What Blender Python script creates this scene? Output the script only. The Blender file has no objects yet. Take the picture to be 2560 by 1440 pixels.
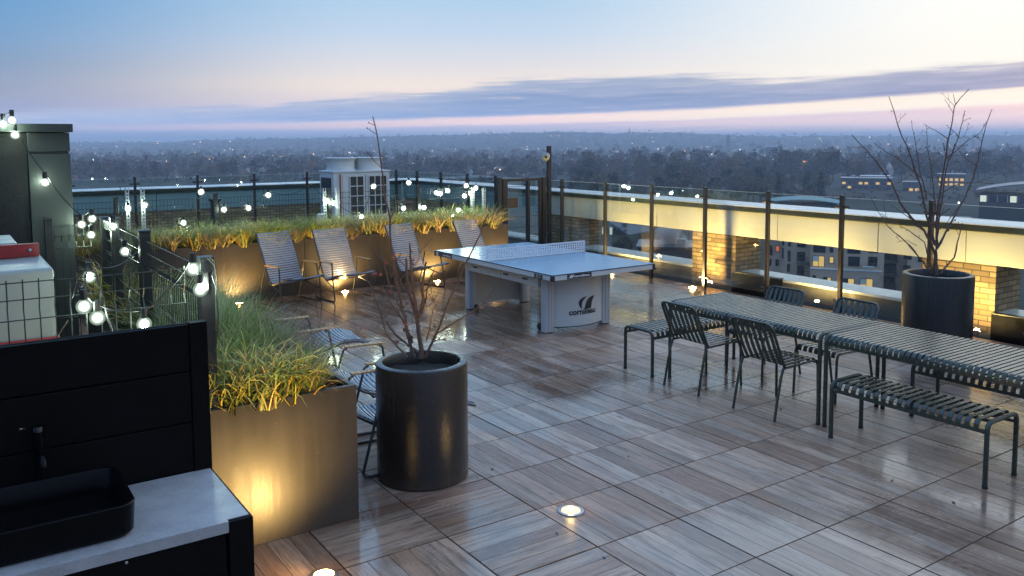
import bpy, math, random
import numpy as np
from mathutils import Vector, Matrix
R = random.Random(7)
sc = bpy.context.scene
COL = sc.collection
rad = math.radians
# ------------------------------------------------------------------ camera geometry
YAW, PITCH, ROLL = 0.974683, -0.086567, -0.005754
CAM = np.array([-3.6107, -3.5444, 2.2946]); FPX, PCY = 2117.516, 532.809
_f = np.array([math.cos(PITCH)*math.cos(YAW), math.cos(PITCH)*math.sin(YAW), math.sin(PITCH)])
_r = np.array([math.sin(YAW), -math.cos(YAW), 0.0]); _u = np.cross(_r, _f)
_r, _u = math.cos(ROLL)*_r + math.sin(ROLL)*_u, -math.sin(ROLL)*_r + math.cos(ROLL)*_u
def ray(x, y): return _f + (x-1280)/FPX*_r - (y-PCY)/FPX*_u
def at_d(x, y, d): return CAM + d*ray(x, y)
def at_z(x, y, z):
    d = ray(x, y); return CAM + (z-CAM[2])/d[2]*d
def at_x(x, y, X):
    d = ray(x, y); return CAM + (X-CAM[0])/d[0]*d
def at_y(x, y, Y):
    d = ray(x, y); return CAM + (Y-CAM[1])/d[1]*d
GZ = -32.0
# ------------------------------------------------------------------ mesh builder
class MB:
    def __init__(s): s.v = []; s.f = []; s.c = []; s.col = None
    def add(s, vs, fs, col=None):
        o = len(s.v); s.v += [tuple(p) for p in vs]
        for f in fs:
            s.f.append([i+o for i in f]); s.c.append(col)
        return s
    def box(s, x0, x1, y0, y1, z0, z1, col=None):
        return s.add([(x0,y0,z0),(x1,y0,z0),(x1,y1,z0),(x0,y1,z0),(x0,y0,z1),(x1,y0,z1),(x1,y1,z1),(x0,y1,z1)],
              [(3,2,1,0),(4,5,6,7),(0,1,5,4),(1,2,6,5),(2,3,7,6),(3,0,4,7)], col)
    def quad(s, a, b, c, d, col=None): return s.add([a,b,c,d], [(0,1,2,3)], col)
    def tube(s, pts, rr, n=8, cap=True, col=None):
        P = [np.array(p, float) for p in pts]
        if not hasattr(rr, '__len__'): rr = [rr]*len(P)
        t0 = P[1]-P[0]; t0 = t0/np.linalg.norm(t0)
        a = np.array([0,0,1.0]) if abs(t0[2]) < .9 else np.array([1.0,0,0])
        nrm = np.cross(t0, a); nrm /= np.linalg.norm(nrm)
        vs = []; prev = t0
        for i, p in enumerate(P):
            if i == 0: t = t0
            elif i == len(P)-1: t = P[i]-P[i-1]
            else:
                t = P[i+1]-P[i-1]
            L = np.linalg.norm(t); t = t/L if L > 1e-9 else prev
            nrm = nrm - t*np.dot(nrm, t); nrm /= max(np.linalg.norm(nrm), 1e-9)
            b = np.cross(t, nrm); prev = t
            for k in range(n):
                an = 2*math.pi*k/n
                vs.append(p + rr[i]*(math.cos(an)*nrm + math.sin(an)*b))
        fs = []
        for i in range(len(P)-1):
            for k in range(n):
                k2 = (k+1) % n
                fs.append((i*n+k, i*n+k2, (i+1)*n+k2, (i+1)*n+k))
        if cap:
            fs.append(tuple(range(n-1, -1, -1))); m = (len(P)-1)*n; fs.append(tuple(range(m, m+n)))
        return s.add(vs, fs, col)
    def cyl(s, c, r, z0, z1, n=16, r1=None, col=None):
        return s.tube([(c[0],c[1],z0),(c[0],c[1],z1)], [r, r if r1 is None else r1], n, col=col)
    def lathe(s, c, prof, n=32, col=None):
        vs = []; fs = []; m = len(prof)
        for r, z in prof:
            for k in range(n):
                a = 2*math.pi*k/n; vs.append((c[0]+r*math.cos(a), c[1]+r*math.sin(a), c[2]+z))
        for i in range(m-1):
            for k in range(n):
                k2 = (k+1) % n; fs.append((i*n+k, i*n+k2, (i+1)*n+k2, (i+1)*n+k))
        return s.add(vs, fs, col)
    def ball(s, c, r, n=10, m=6, sz=1.0, col=None):
        vs = [(c[0],c[1],c[2]-r*sz)]
        for i in range(1, m):
            ph = -math.pi/2 + math.pi*i/m
            for k in range(n):
                a = 2*math.pi*k/n; vs.append((c[0]+r*math.cos(ph)*math.cos(a), c[1]+r*math.cos(ph)*math.sin(a), c[2]+r*sz*math.sin(ph)))
        vs.append((c[0],c[1],c[2]+r*sz)); fs = []; T = len(vs)-1
        for k in range(n):
            k2 = (k+1) % n; fs.append((0, 1+k2, 1+k)); b = 1+(m-2)*n; fs.append((T, b+k, b+k2))
            for i in range(m-2): fs.append((1+i*n+k, 1+i*n+k2, 1+(i+1)*n+k2, 1+(i+1)*n+k))
        return s.add(vs, fs, col)
    def strip(s, prof, w0, w1, th, axis=0, col=None):
        """bent flat bar: profile points (p,z) run along one horizontal axis, width w0..w1 on the other, thickness th"""
        P = [np.array(p, float) for p in prof]; n = len(P); vs = []
        for i, p in enumerate(P):
            t = P[min(i+1, n-1)] - P[max(i-1, 0)]; t /= np.linalg.norm(t); nn = np.array([-t[1], t[0]])*th/2
            for q in (p+nn, p-nn):
                for w in (w0, w1): vs.append((q[0], w, q[1]) if axis == 0 else (w, q[0], q[1]))
        fs = []
        for i in range(n-1):
            a = 4*i; b = a+4
            fs += [(a, a+1, b+1, b), (a+2, b+2, b+3, a+3), (a, b, b+2, a+2), (a+1, a+3, b+3, b+1)]
        m = 4*(n-1); fs += [(0, 2, 3, 1), (m, m+1, m+3, m+2)]
        return s.add(vs, fs, col)
    def xf(s, M):
        s.v = [tuple(M @ Vector(p)) for p in s.v]; return s
    def mesh(s, name, smooth=False, uv=True):
        me = bpy.data.meshes.new(name); me.from_pydata(s.v, [], s.f)
        if smooth: me.polygons.foreach_set('use_smooth', [True]*len(me.polygons))
        nl = len(me.loops)
        if uv and nl:
            V = np.array(s.v); li = np.empty(nl, np.int32); me.loops.foreach_get('vertex_index', li)
            N = np.empty(len(me.polygons)*3, np.float32); me.polygons.foreach_get('normal', N); N = np.abs(N.reshape(-1, 3))
            lt = np.empty(len(me.polygons), np.int32); me.polygons.foreach_get('loop_total', lt)
            ax = np.repeat(N.argmax(1), lt); P = V[li]
            U = np.where((ax == 0)[:, None], P[:, [1, 2]], np.where((ax == 1)[:, None], P[:, [0, 2]], P[:, [0, 1]]))
            me.uv_layers.new(name='UVMap').data.foreach_set('uv', U.astype(np.float32).ravel())
        if any(c is not None for c in s.c):
            at = me.color_attributes.new('Col', 'FLOAT_COLOR', 'CORNER'); lt = [len(f) for f in s.f]
            arr = np.repeat(np.array([c if c is not None else (1,1,1) for c in s.c], np.float32), lt, axis=0)
            at.data.foreach_set('color', np.c_[arr, np.ones(len(arr), np.float32)].ravel())
        me.update(); return me
def root_loc(o):
    L = Vector((0,0,0))
    while o is not None: L += o.location; o = o.parent
    return L
def tag(o, label=None, cat=None, group=None, kind=None):
    for k, v in (('label', label), ('category', cat), ('group', group), ('kind', kind)):
        if v: o[k] = v
    return o
def thing(name, label, cat, loc=(0,0,0), rz=0, group=None):
    o = bpy.data.objects.new(name, None); COL.objects.link(o); o.empty_display_size = .1
    o.location = loc; o.rotation_euler = (0,0,rz); return tag(o, label, cat, group)
def obj(name, mb, mat, parent=None, smooth=False, bevel=0, local=False, seg=2):
    if parent is not None and not local:
        L = root_loc(parent); mb.v = [(p[0]-L.x, p[1]-L.y, p[2]-L.z) for p in mb.v]
    me = mb.mesh(name, smooth); me.materials.append(mat)
    o = bpy.data.objects.new(name, me); COL.objects.link(o)
    if parent is not None: o.parent = parent
    if bevel:
        m = o.modifiers.new('Bevel', 'BEVEL'); m.width = bevel; m.segments = seg; m.limit_method = 'ANGLE'; m.angle_limit = rad(35)
    if smooth and not bevel:
        me.polygons.foreach_set('use_smooth', [True]*len(me.polygons))
        try: me.set_sharp_from_angle(angle=rad(38))
        except Exception: pass
    return o
def struct(name, mb, mat, **k):
    o = obj(name, mb, mat, **k); o['kind'] = 'structure'; return o
KIDS = {}
def copy_tree(o, parent=None):
    c = o.copy(); COL.objects.link(c)
    if parent is not None: c.parent = parent
    for ch in list(o.children): copy_tree(ch, c)
    return c
def place(proto, used, loc, rz=0, label=None):
    """first use moves the prototype itself, later uses are copies"""
    o = proto if not used.get(proto.name) else copy_tree(proto)
    used[proto.name] = True
    o.location = loc; o.rotation_euler = (0,0,rz)
    if label: o['label'] = label
    return o
USED = {}
# ------------------------------------------------------------------ materials
def lin(c): return tuple(((x/255)/12.92 if x/255 <= .04045 else ((x/255+.055)/1.055)**2.4) for x in c)
class NT:
    def __init__(s, nt): s.t = nt; s.n = nt.nodes; s.l = nt.links
    def new(s, ty, ins=None, **p):
        n = s.n.new(ty)
        for k, v in p.items(): setattr(n, k, v)
        for k, v in (ins or {}).items(): s.set(n, k, v)
        return n
    def set(s, n, k, v):
        sock = n.inputs[k]
        if isinstance(v, bpy.types.NodeSocket): s.l.new(v, sock)
        elif isinstance(v, bpy.types.Node): s.l.new(v.outputs[0], sock)
        else: sock.default_value = v
    def m(s, op, a, b=0.0, c=None, clamp=False):
        i = {0: a, 1: b}
        if c is not None: i[2] = c
        return s.new('ShaderNodeMath', i, operation=op, use_clamp=clamp).outputs[0]
    def mr(s, v, a, b, c=0.0, d=1.0, smooth=False):
        n = s.new('ShaderNodeMapRange', {0: v, 1: a, 2: b, 3: c, 4: d}); n.clamp = True
        if smooth: n.interpolation_type = 'SMOOTHSTEP'
        return n.outputs[0]
    def mix(s, f, a, b, blend='MIX'):
        n = s.new('ShaderNodeMix', data_type='RGBA', blend_type=blend)
        s.set(n, 0, f); s.set(n, 6, a if not isinstance(a, tuple) else (*a[:3], 1)); s.set(n, 7, b if not isinstance(b, tuple) else (*b[:3], 1))
        return n.outputs[2]
    def ramp(s, f, stops, interp='LINEAR'):
        n = s.new('ShaderNodeValToRGB'); s.set(n, 0, f); e = n.color_ramp.elements; n.color_ramp.interpolation = interp
        while len(e) < len(stops): e.new(.5)
        for k, (p, c) in enumerate(stops):
            e[k].position = p; e[k].color = (*c[:3], 1) if hasattr(c, '__len__') else (c, c, c, 1)
        return n.outputs[0]
    def noise(s, vec, scale, detail=3, rough=.55, dist=0):
        return s.new('ShaderNodeTexNoise', {'Vector': vec, 'Scale': scale, 'Detail': detail, 'Roughness': rough, 'Distortion': dist}).outputs[0]
    def mapv(s, vec, scale=(1,1,1), loc=(0,0,0)):
        return s.new('ShaderNodeMapping', {'Vector': vec, 'Scale': scale, 'Location': loc}).outputs[0]
    def bump(s, h, st=.2, dist=.01): return s.new('ShaderNodeBump', {'Strength': st, 'Distance': dist, 'Height': h}).outputs[0]
def newmat(name):
    m = bpy.data.materials.new(name); m.use_nodes = True; m.node_tree.nodes.clear(); return m, NT(m.node_tree)
def pbsdf(T, out=True, **k):
    n = T.new('ShaderNodeBsdfPrincipled')
    for a, v in k.items():
        a = a.replace('_', ' ')
        if a == 'Base Color' and isinstance(v, tuple): v = (*v[:3], 1)
        T.set(n, a, v)
    if out: T.l.new(n.outputs[0], T.new('ShaderNodeOutputMaterial').inputs[0])
    return n
def simple(name, col, rough=.5, metal=0, var=.12, scale=6, bump=0, bscale=60, spec=.5, coat=0, rvar=.1):
    """paint-like surface with slight cloudy variation of colour and gloss, plus a fine grain"""
    m, T = newmat(name); tc = T.new('ShaderNodeTexCoord').outputs['Object']
    n1 = T.noise(tc, scale, 4); c = T.mix(T.mr(n1, .3, .7), tuple(x*(1-var) for x in col), tuple(min(1, x*(1+var)) for x in col))
    r = T.mr(T.noise(tc, scale*2.3, 3), .3, .7, max(.02, rough-rvar), min(1, rough+rvar))
    k = dict(Base_Color=c, Roughness=r, Metallic=metal, Specular_IOR_Level=spec)
    if coat: k['Coat_Weight'] = coat; k['Coat_Roughness'] = .12
    if bump: k['Normal'] = T.bump(T.noise(tc, bscale, 2), bump, .002)
    pbsdf(T, **k); return m
def emit(name, col, st, sampling=True):
    m, T = newmat(name); e = T.new('ShaderNodeEmission', {'Color': (*col, 1), 'Strength': st})
    T.l.new(e.outputs[0], T.new('ShaderNodeOutputMaterial').inputs[0])
    if not sampling:
        m.cycles.emission_sampling = 'NONE'
    return m
def colattr(name, rough=.6, spec=.3, mul=1.0, trans=0.0):
    m, T = newmat(name); a = T.new('ShaderNodeAttribute', attribute_name='Col').outputs['Color']
    oi = T.new('ShaderNodeObjectInfo').outputs['Random']
    hs = T.new('ShaderNodeHueSaturation', {'Hue': T.mr(oi, 0, 1, .485, .515), 'Saturation': T.mr(oi, 0, 1, .85, 1.15), 'Value': T.mr(T.m('FRACT', T.m('MULTIPLY', oi, 7.3)), 0, 1, .8*mul, 1.2*mul), 'Color': a}).outputs[0]
    b = pbsdf(T, out=False, Base_Color=hs, Roughness=rough, Specular_IOR_Level=spec)
    out = T.new('ShaderNodeOutputMaterial')
    if trans:
        t = T.new('ShaderNodeBsdfTranslucent', {'Color': hs}); mx = T.new('ShaderNodeMixShader', {0: trans, 1: b.outputs[0], 2: t.outputs[0]})
        T.l.new(mx.outputs[0], out.inputs[0])
    else: T.l.new(b.outputs[0], out.inputs[0])
    return m
M = {}
M['charcoal'] = simple('charcoal_powder_coat', (.018,.018,.02), .42, bump=.25, bscale=220)
M['black'] = simple('black_powder_coat', (.012,.012,.013), .38, bump=.2, bscale=200)
M['kitchen'] = simple('black_cabinet_board', (.0036,.0032,.0032), .62, var=.2, bump=.15, bscale=90, spec=.07)
M['basin'] = simple('black_glazed_ceramic', (.002,.002,.0025), .2, rvar=.04, var=.1, spec=.1)
M['chrome'] = simple('dark_chrome', (.12,.12,.13), .12, metal=1, rvar=.04)
def weathered(name, col, rough, spec, bst, bsc, h, drip=.25):
    m, T = newmat(name); ob = T.new('ShaderNodeTexCoord').outputs['Object']
    n = T.noise(ob, 2.4, 5); dr = T.noise(T.mapv(ob, (26, 26, .9)), 1.0, 4, .6); sp = T.noise(ob, 55, 2)
    z = T.new('ShaderNodeSeparateXYZ', {0: ob}).outputs[2]
    c = T.mix(T.mr(n, .35, .7), tuple(v*.86 for v in col), tuple(v*1.14 for v in col))
    c = T.mix(T.m('MULTIPLY', T.mr(dr, .56, .74), T.mr(z, .0, h, .15*drip, drip)), c, tuple(v*1.6+.006 for v in col))
    c = T.mix(T.m('MULTIPLY', T.mr(T.m('ADD', z, T.m('MULTIPLY', n, -.14)), .03, -.06), .55), c, (.05,.04,.03))
    c = T.mix(T.mr(sp, .70, .78, 0, .5), c, (.12,.11,.10))
    pbsdf(T, Base_Color=c, Roughness=T.m('ADD', T.mr(dr, .4, .75, rough-.03, rough+.03+.2*drip), T.mr(n, .3, .7, -.05, .05)), Specular_IOR_Level=spec, Normal=T.bump(T.noise(ob, bsc, 2), bst, .002)); return m
M['planter'] = weathered('bronze_powder_coat', (.036,.032,.027), .40, .4, .35, 260, .8)
M['pot'] = weathered('anthracite_pot_coat', (.017,.0148,.0145), .25, .5, .9, 120, .9, .04)
M['soil'] = simple('dark_soil', (.012,.009,.007), .95, var=.5, scale=30, bump=.8, bscale=60)
M['olive'] = simple('olive_powder_coat', (.034,.041,.029), .22, bump=.15, bscale=250, spec=.5)
M['rubber'] = simple('black_rubber', (.01,.01,.01), .7)
M['steel'] = simple('brushed_steel', (.32,.32,.32), .35, metal=1)
M['galv'] = simple('galvanised_steel', (.42,.44,.44), .5, metal=.3, var=.2, scale=20)
M['chairslat'] = simple('blue_grey_lamella', (.20,.24,.29), .36, var=.12)
M['chairframe'] = simple('grey_tube_frame', (.06,.062,.068), .35, metal=.4)
M['bamboo'] = simple('bamboo_armrest', (.45,.25,.09), .45, var=.25, scale=14)
M['cream'] = simple('cream_fascia_panel', (.62,.61,.56), .42, var=.05, scale=1.5, rvar=.08, spec=.35)
M['fasciadusk'] = simple('cream_fascia_dusk_tint', (.20,.30,.33), .35, var=.06, scale=1.5)  # the cream panels again, with unlit blue dusk tone put into the colour
M['lip'] = simple('dark_green_drip_edge', (.020,.026,.022), .5, var=.3, scale=4)
M['ledge'] = simple('pale_stone_ledge', (.58,.6,.62), .35, var=.1, scale=3)
M['upstand'] = simple('grey_upstand_membrane', (.10,.10,.10), .55, var=.25, scale=3)
M['roofing'] = simple('grey_roof_membrane', (.075,.08,.085), .5, var=.3, scale=1.2)
M['clad'] = simple('grey_green_cladding', (.036,.043,.040), .42, var=.08, scale=1.5, metal=.2)
M['render'] = simple('dark_render', (.008,.0085,.0085), .85, var=.3, scale=25, bump=.6, bscale=80)
M['white'] = simple('white_enamel', (.20,.235,.23), .4, var=.06, scale=3)
M['acwhite'] = simple('white_condenser_casing', (.44,.45,.46), .42, var=.08, scale=4)
M['grille'] = simple('dark_grille', (.012,.012,.014), .5, var=.3, scale=30)
M['red'] = simple('red_band', (.22,.012,.012), .4, var=.15)
M['tblue'] = simple('blue_table_top', (.10,.21,.31), .25, var=.06, scale=1.2, rvar=.035)
M['tgrey'] = simple('pale_grey_laminate', (.50,.51,.50), .38, var=.05)
M['talu'] = simple('table_aluminium', (.44,.46,.48), .42, metal=.25, var=.04, scale=2, rvar=.03)
M['tnet'] = simple('white_net_steel', (.68,.69,.72), .35, var=.04)
M['ink'] = simple('navy_print', (.012,.014,.022), .45)
M['wprint'] = simple('white_print', (.75,.75,.75), .45)
M['bark'] = simple('reddish_bark', (.10,.052,.034), .7, var=.35, scale=30, bump=.6, bscale=90)
M['fruit'] = simple('red_crab_apple', (.26,.03,.015), .35, var=.2, scale=40)
M['cable'] = simple('black_cable', (.010,.010,.010), .55)
M['wire'] = simple('fence_wire', (.016,.02,.017), .4, metal=.2)
M['glasswin'] = simple('dark_window_glass', (.015,.02,.03), .08, rvar=.03, spec=.8)
def mat_bulb_halo(name, a, st):
    m, T = newmat(name); e = T.new('ShaderNodeEmission', {'Color': (.78, 1.0, .80, 1), 'Strength': st})
    mx = T.new('ShaderNodeMixShader', {0: a, 1: T.new('ShaderNodeBsdfTransparent').outputs[0], 2: e.outputs[0]})
    T.l.new(mx.outputs[0], T.new('ShaderNodeOutputMaterial').inputs[0]); m.cycles.emission_sampling = 'NONE'; return m
M['bulb'] = mat_bulb_halo('bulb_halo_outer', .26, .75); M['bulbhalo'] = mat_bulb_halo('bulb_halo_inner', .45, 1.3)  # translucent glowing shells imitate the soft halo around each lamp core
M['bulbcore'] = emit('festoon_lamp_core', (.78, 1.0, .80), 330)
M['lens'] = emit('warm_uplight_glow', (1.0, .60, .17), 110)
M['lenswall'] = emit('warm_wall_uplight_glow', (1.0, .66, .22), 160)
M['edge'] = simple('polished_glass_edge', (.5,.56,.54), .25)
M['lenscool'] = emit('uplight_lens_glow', (1.0, .90, .74), 1.1)
M['lenscore'] = emit('uplight_lamp_core', (1.0, .74, .36), 60)
M['winwarm'] = emit('lit_window_warm', (1.0, .66, .24), .75, False)
M['winred'] = emit('lit_window_red', (1.0, .22, .09), .6, False)
M['wincool'] = emit('lit_window_cool', (.85, .95, .8), .8, False)
M['grass'] = colattr('grass_blade', .45, .35, 1.25, .3)
M['farleaf'] = colattr('distant_foliage', .9, .1)
M['farhouse'] = colattr('distant_masonry', .8, .2)
def mat_glass():
    m, T = newmat('balustrade_glass'); fr = T.new('ShaderNodeFresnel', {'IOR': 1.5}).outputs[0]
    tr = T.new('ShaderNodeBsdfTransparent', {'Color': (.93, .97, .95, 1)}); gl = T.new('ShaderNodeBsdfGlossy', {'Color': (1,1,1,1), 'Roughness': .02})
    tc = T.new('ShaderNodeTexCoord').outputs['Object']
    f = T.m('ADD', T.m('MULTIPLY', fr, .32), T.m('MULTIPLY', T.mr(T.noise(tc, 3, 5), .5, .8), .012))
    mx = T.new('ShaderNodeMixShader', {0: f, 1: tr.outputs[0], 2: gl.outputs[0]})
    T.l.new(mx.outputs[0], T.new('ShaderNodeOutputMaterial').inputs[0]); return m
M['glass'] = mat_glass()
def mat_brick():
    m, T = newmat('stock_brick'); uv = T.new('ShaderNodeTexCoord').outputs['UV']
    b = T.new('ShaderNodeTexBrick', {'Vector': uv, 'Color1': (.42,.29,.16,1), 'Color2': (.19,.125,.07,1), 'Mortar': (.10,.085,.065,1), 'Scale': 1.0, 'Mortar Size': .008, 'Mortar Smooth': .3, 'Bias': -.1, 'Brick Width': .205, 'Row Height': .066})
    n = T.noise(uv, 9, 5); c = T.mix(T.mr(n, .35, .75), b.outputs[0], (.12,.085,.055), 'MIX')
    h = T.m('ADD', T.m('MULTIPLY', b.outputs['Fac'], -1.0), T.m('MULTIPLY', T.noise(uv, 40, 4), .6))
    pbsdf(T, Base_Color=T.mix(T.mr(n, .35, .9, 0, .6), b.outputs[0], c), Roughness=.85, Normal=T.bump(h, .6, .012)); return m
M['brick'] = mat_brick()
def mat_deck():
    """wood-look porcelain planks: streaky grain along U, colour per plank, damp film of uneven gloss"""
    m, T = newmat('wood_look_tile'); uv = T.new('ShaderNodeTexCoord').outputs['UV']; ob = T.new('ShaderNodeTexCoord').outputs['Object']
    att = T.new('ShaderNodeAttribute', attribute_name='Col').outputs['Color']
    sp = T.new('ShaderNodeSeparateColor', {0: att}); rnd, rnd2 = sp.outputs[0], sp.outputs[1]
    off = T.new('ShaderNodeCombineXYZ', {0: T.m('MULTIPLY', rnd, 17.0), 1: T.m('MULTIPLY', rnd2, 23.0), 2: 0.0}).outputs[0]
    v = T.new('ShaderNodeVectorMath', {0: uv, 1: off}, operation='ADD').outputs[0]
    g1 = T.noise(T.mapv(v, (2.2, 26, 1)), 1.0, 6, .62, .6); g2 = T.noise(T.mapv(v, (7, 120, 1)), 1.0, 4, .6, .3); g3 = T.noise(T.mapv(v, (1.3, 5, 1)), 1.0, 3)
    base = T.ramp(rnd, [(0, (.20,.105,.066)), (.2, (.31,.175,.11)), (.4, (.47,.30,.205)), (.6, (.38,.265,.20)), (.75, (.25,.13,.082)), (.9, (.52,.355,.255)), (1, (.33,.19,.125))])
    c = T.mix(T.mr(g1, .43, .66, 0, .70), base, (.075,.042,.028)); c = T.mix(T.mr(g2, .48, .72, 0, .5), c, (.045,.03,.024))
    c = T.mix(T.mr(g3, .5, .72, 0, .4), c, (.33,.29,.25))
    vo = T.new('ShaderNodeTexVoronoi', {'Vector': T.mapv(v, (2.3, 7.5, 1)), 'Scale': 1.0, 'Randomness': 1.0}).outputs['Distance']
    c = T.mix(T.mr(vo, .035, .10, .75, 0), c, (.03,.02,.016))
    grime = T.noise(ob, 1.6, 5, .6); c = T.mix(T.mr(grime, .52, .75, 0, .35), c, (.07,.06,.035))
    w = T.noise(ob, .42, 3, .5); wet = T.mr(T.m('ADD', w, T.m('MULTIPLY', T.noise(ob, 3.1, 4), .16)), .54, .70, smooth=True)
    xyz = T.new('ShaderNodeSeparateXYZ', {0: ob}); yy = T.mr(xyz.outputs[1], 1.2, 5.5, 0, .16)
    wet = T.m('MAXIMUM', wet, T.mr(T.m('ADD', T.m('ADD', w, yy), T.m('MULTIPLY', T.noise(ob, 2.3, 4), .14)), .56, .69, smooth=True))
    rough = T.m('ADD', T.mr(wet, 0, 1, .46, .10), T.mr(T.noise(ob, 24, 3), .3, .7, -.06, .08))
    c = T.mix(T.m('MULTIPLY', wet, .38), c, (.05,.036,.03))
    h = T.m('ADD', T.m('MULTIPLY', g1, .5), T.m('MULTIPLY', g2, .4)); bm = T.new('ShaderNodeBump', {'Strength': T.mr(wet, 0, 1, .30, .05), 'Distance': .004, 'Height': h}).outputs[0]
    pbsdf(T, Base_Color=c, Roughness=rough, Normal=bm, Specular_IOR_Level=.5); return m
M['deck'] = mat_deck()
def mat_coping():
    m, T = newmat('wet_metal_coping'); ob = T.new('ShaderNodeTexCoord').outputs['Object']
    n = T.noise(T.mapv(ob, (2.5, .6, 1)), 1.0, 4); pbsdf(T, Base_Color=T.mix(T.mr(n, .45, .65), (.74,.73,.75), (.40,.41,.43)), Roughness=T.mr(n, .4, .65, .18, .36), Metallic=.15); return m
M['coping'] = mat_coping()
def mat_stone():
    m, T = newmat('pale_stone_worktop'); ob = T.new('ShaderNodeTexCoord').outputs['Object']; n = T.noise(ob, 7, 6, .62); n2 = T.noise(ob, 90, 2)
    c = T.mix(T.mr(n, .35, .7), (.30,.30,.31), (.20,.20,.21)); pbsdf(T, Base_Color=T.mix(T.mr(n2, .45, .6, 0, .25), c, (.36,.36,.36)), Roughness=T.mr(n, .3, .7, .38, .55)); return m
M['stone'] = mat_stone()
def mat_ground():
    m, T = newmat('town_ground'); ob = T.new('ShaderNodeTexCoord').outputs['Object']
    n = T.noise(ob, .012, 8, .7); n2 = T.noise(ob, .06, 5, .7)
    c = T.mix(T.mr(n, .42, .6), (.022,.028,.016), (.05,.045,.04)); c = T.mix(T.mr(n2, .5, .62), c, (.03,.022,.02))
    pbsdf(T, Base_Color=c, Roughness=.95, Specular_IOR_Level=.1); return m
M['ground'] = mat_ground()
def mat_hill():
    m, T = newmat('wooded_hill'); ob = T.new('ShaderNodeTexCoord').outputs['Object']; n = T.noise(T.mapv(ob, (.02,.02,.06)), 1.0, 8, .7)
    pbsdf(T, Base_Color=T.mix(T.mr(n, .4, .62), (.022,.026,.018), (.045,.038,.032)), Roughness=1.0, Specular_IOR_Level=.05); return m
M['hill'] = mat_hill()
HAZE = 3.2e-4
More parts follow.
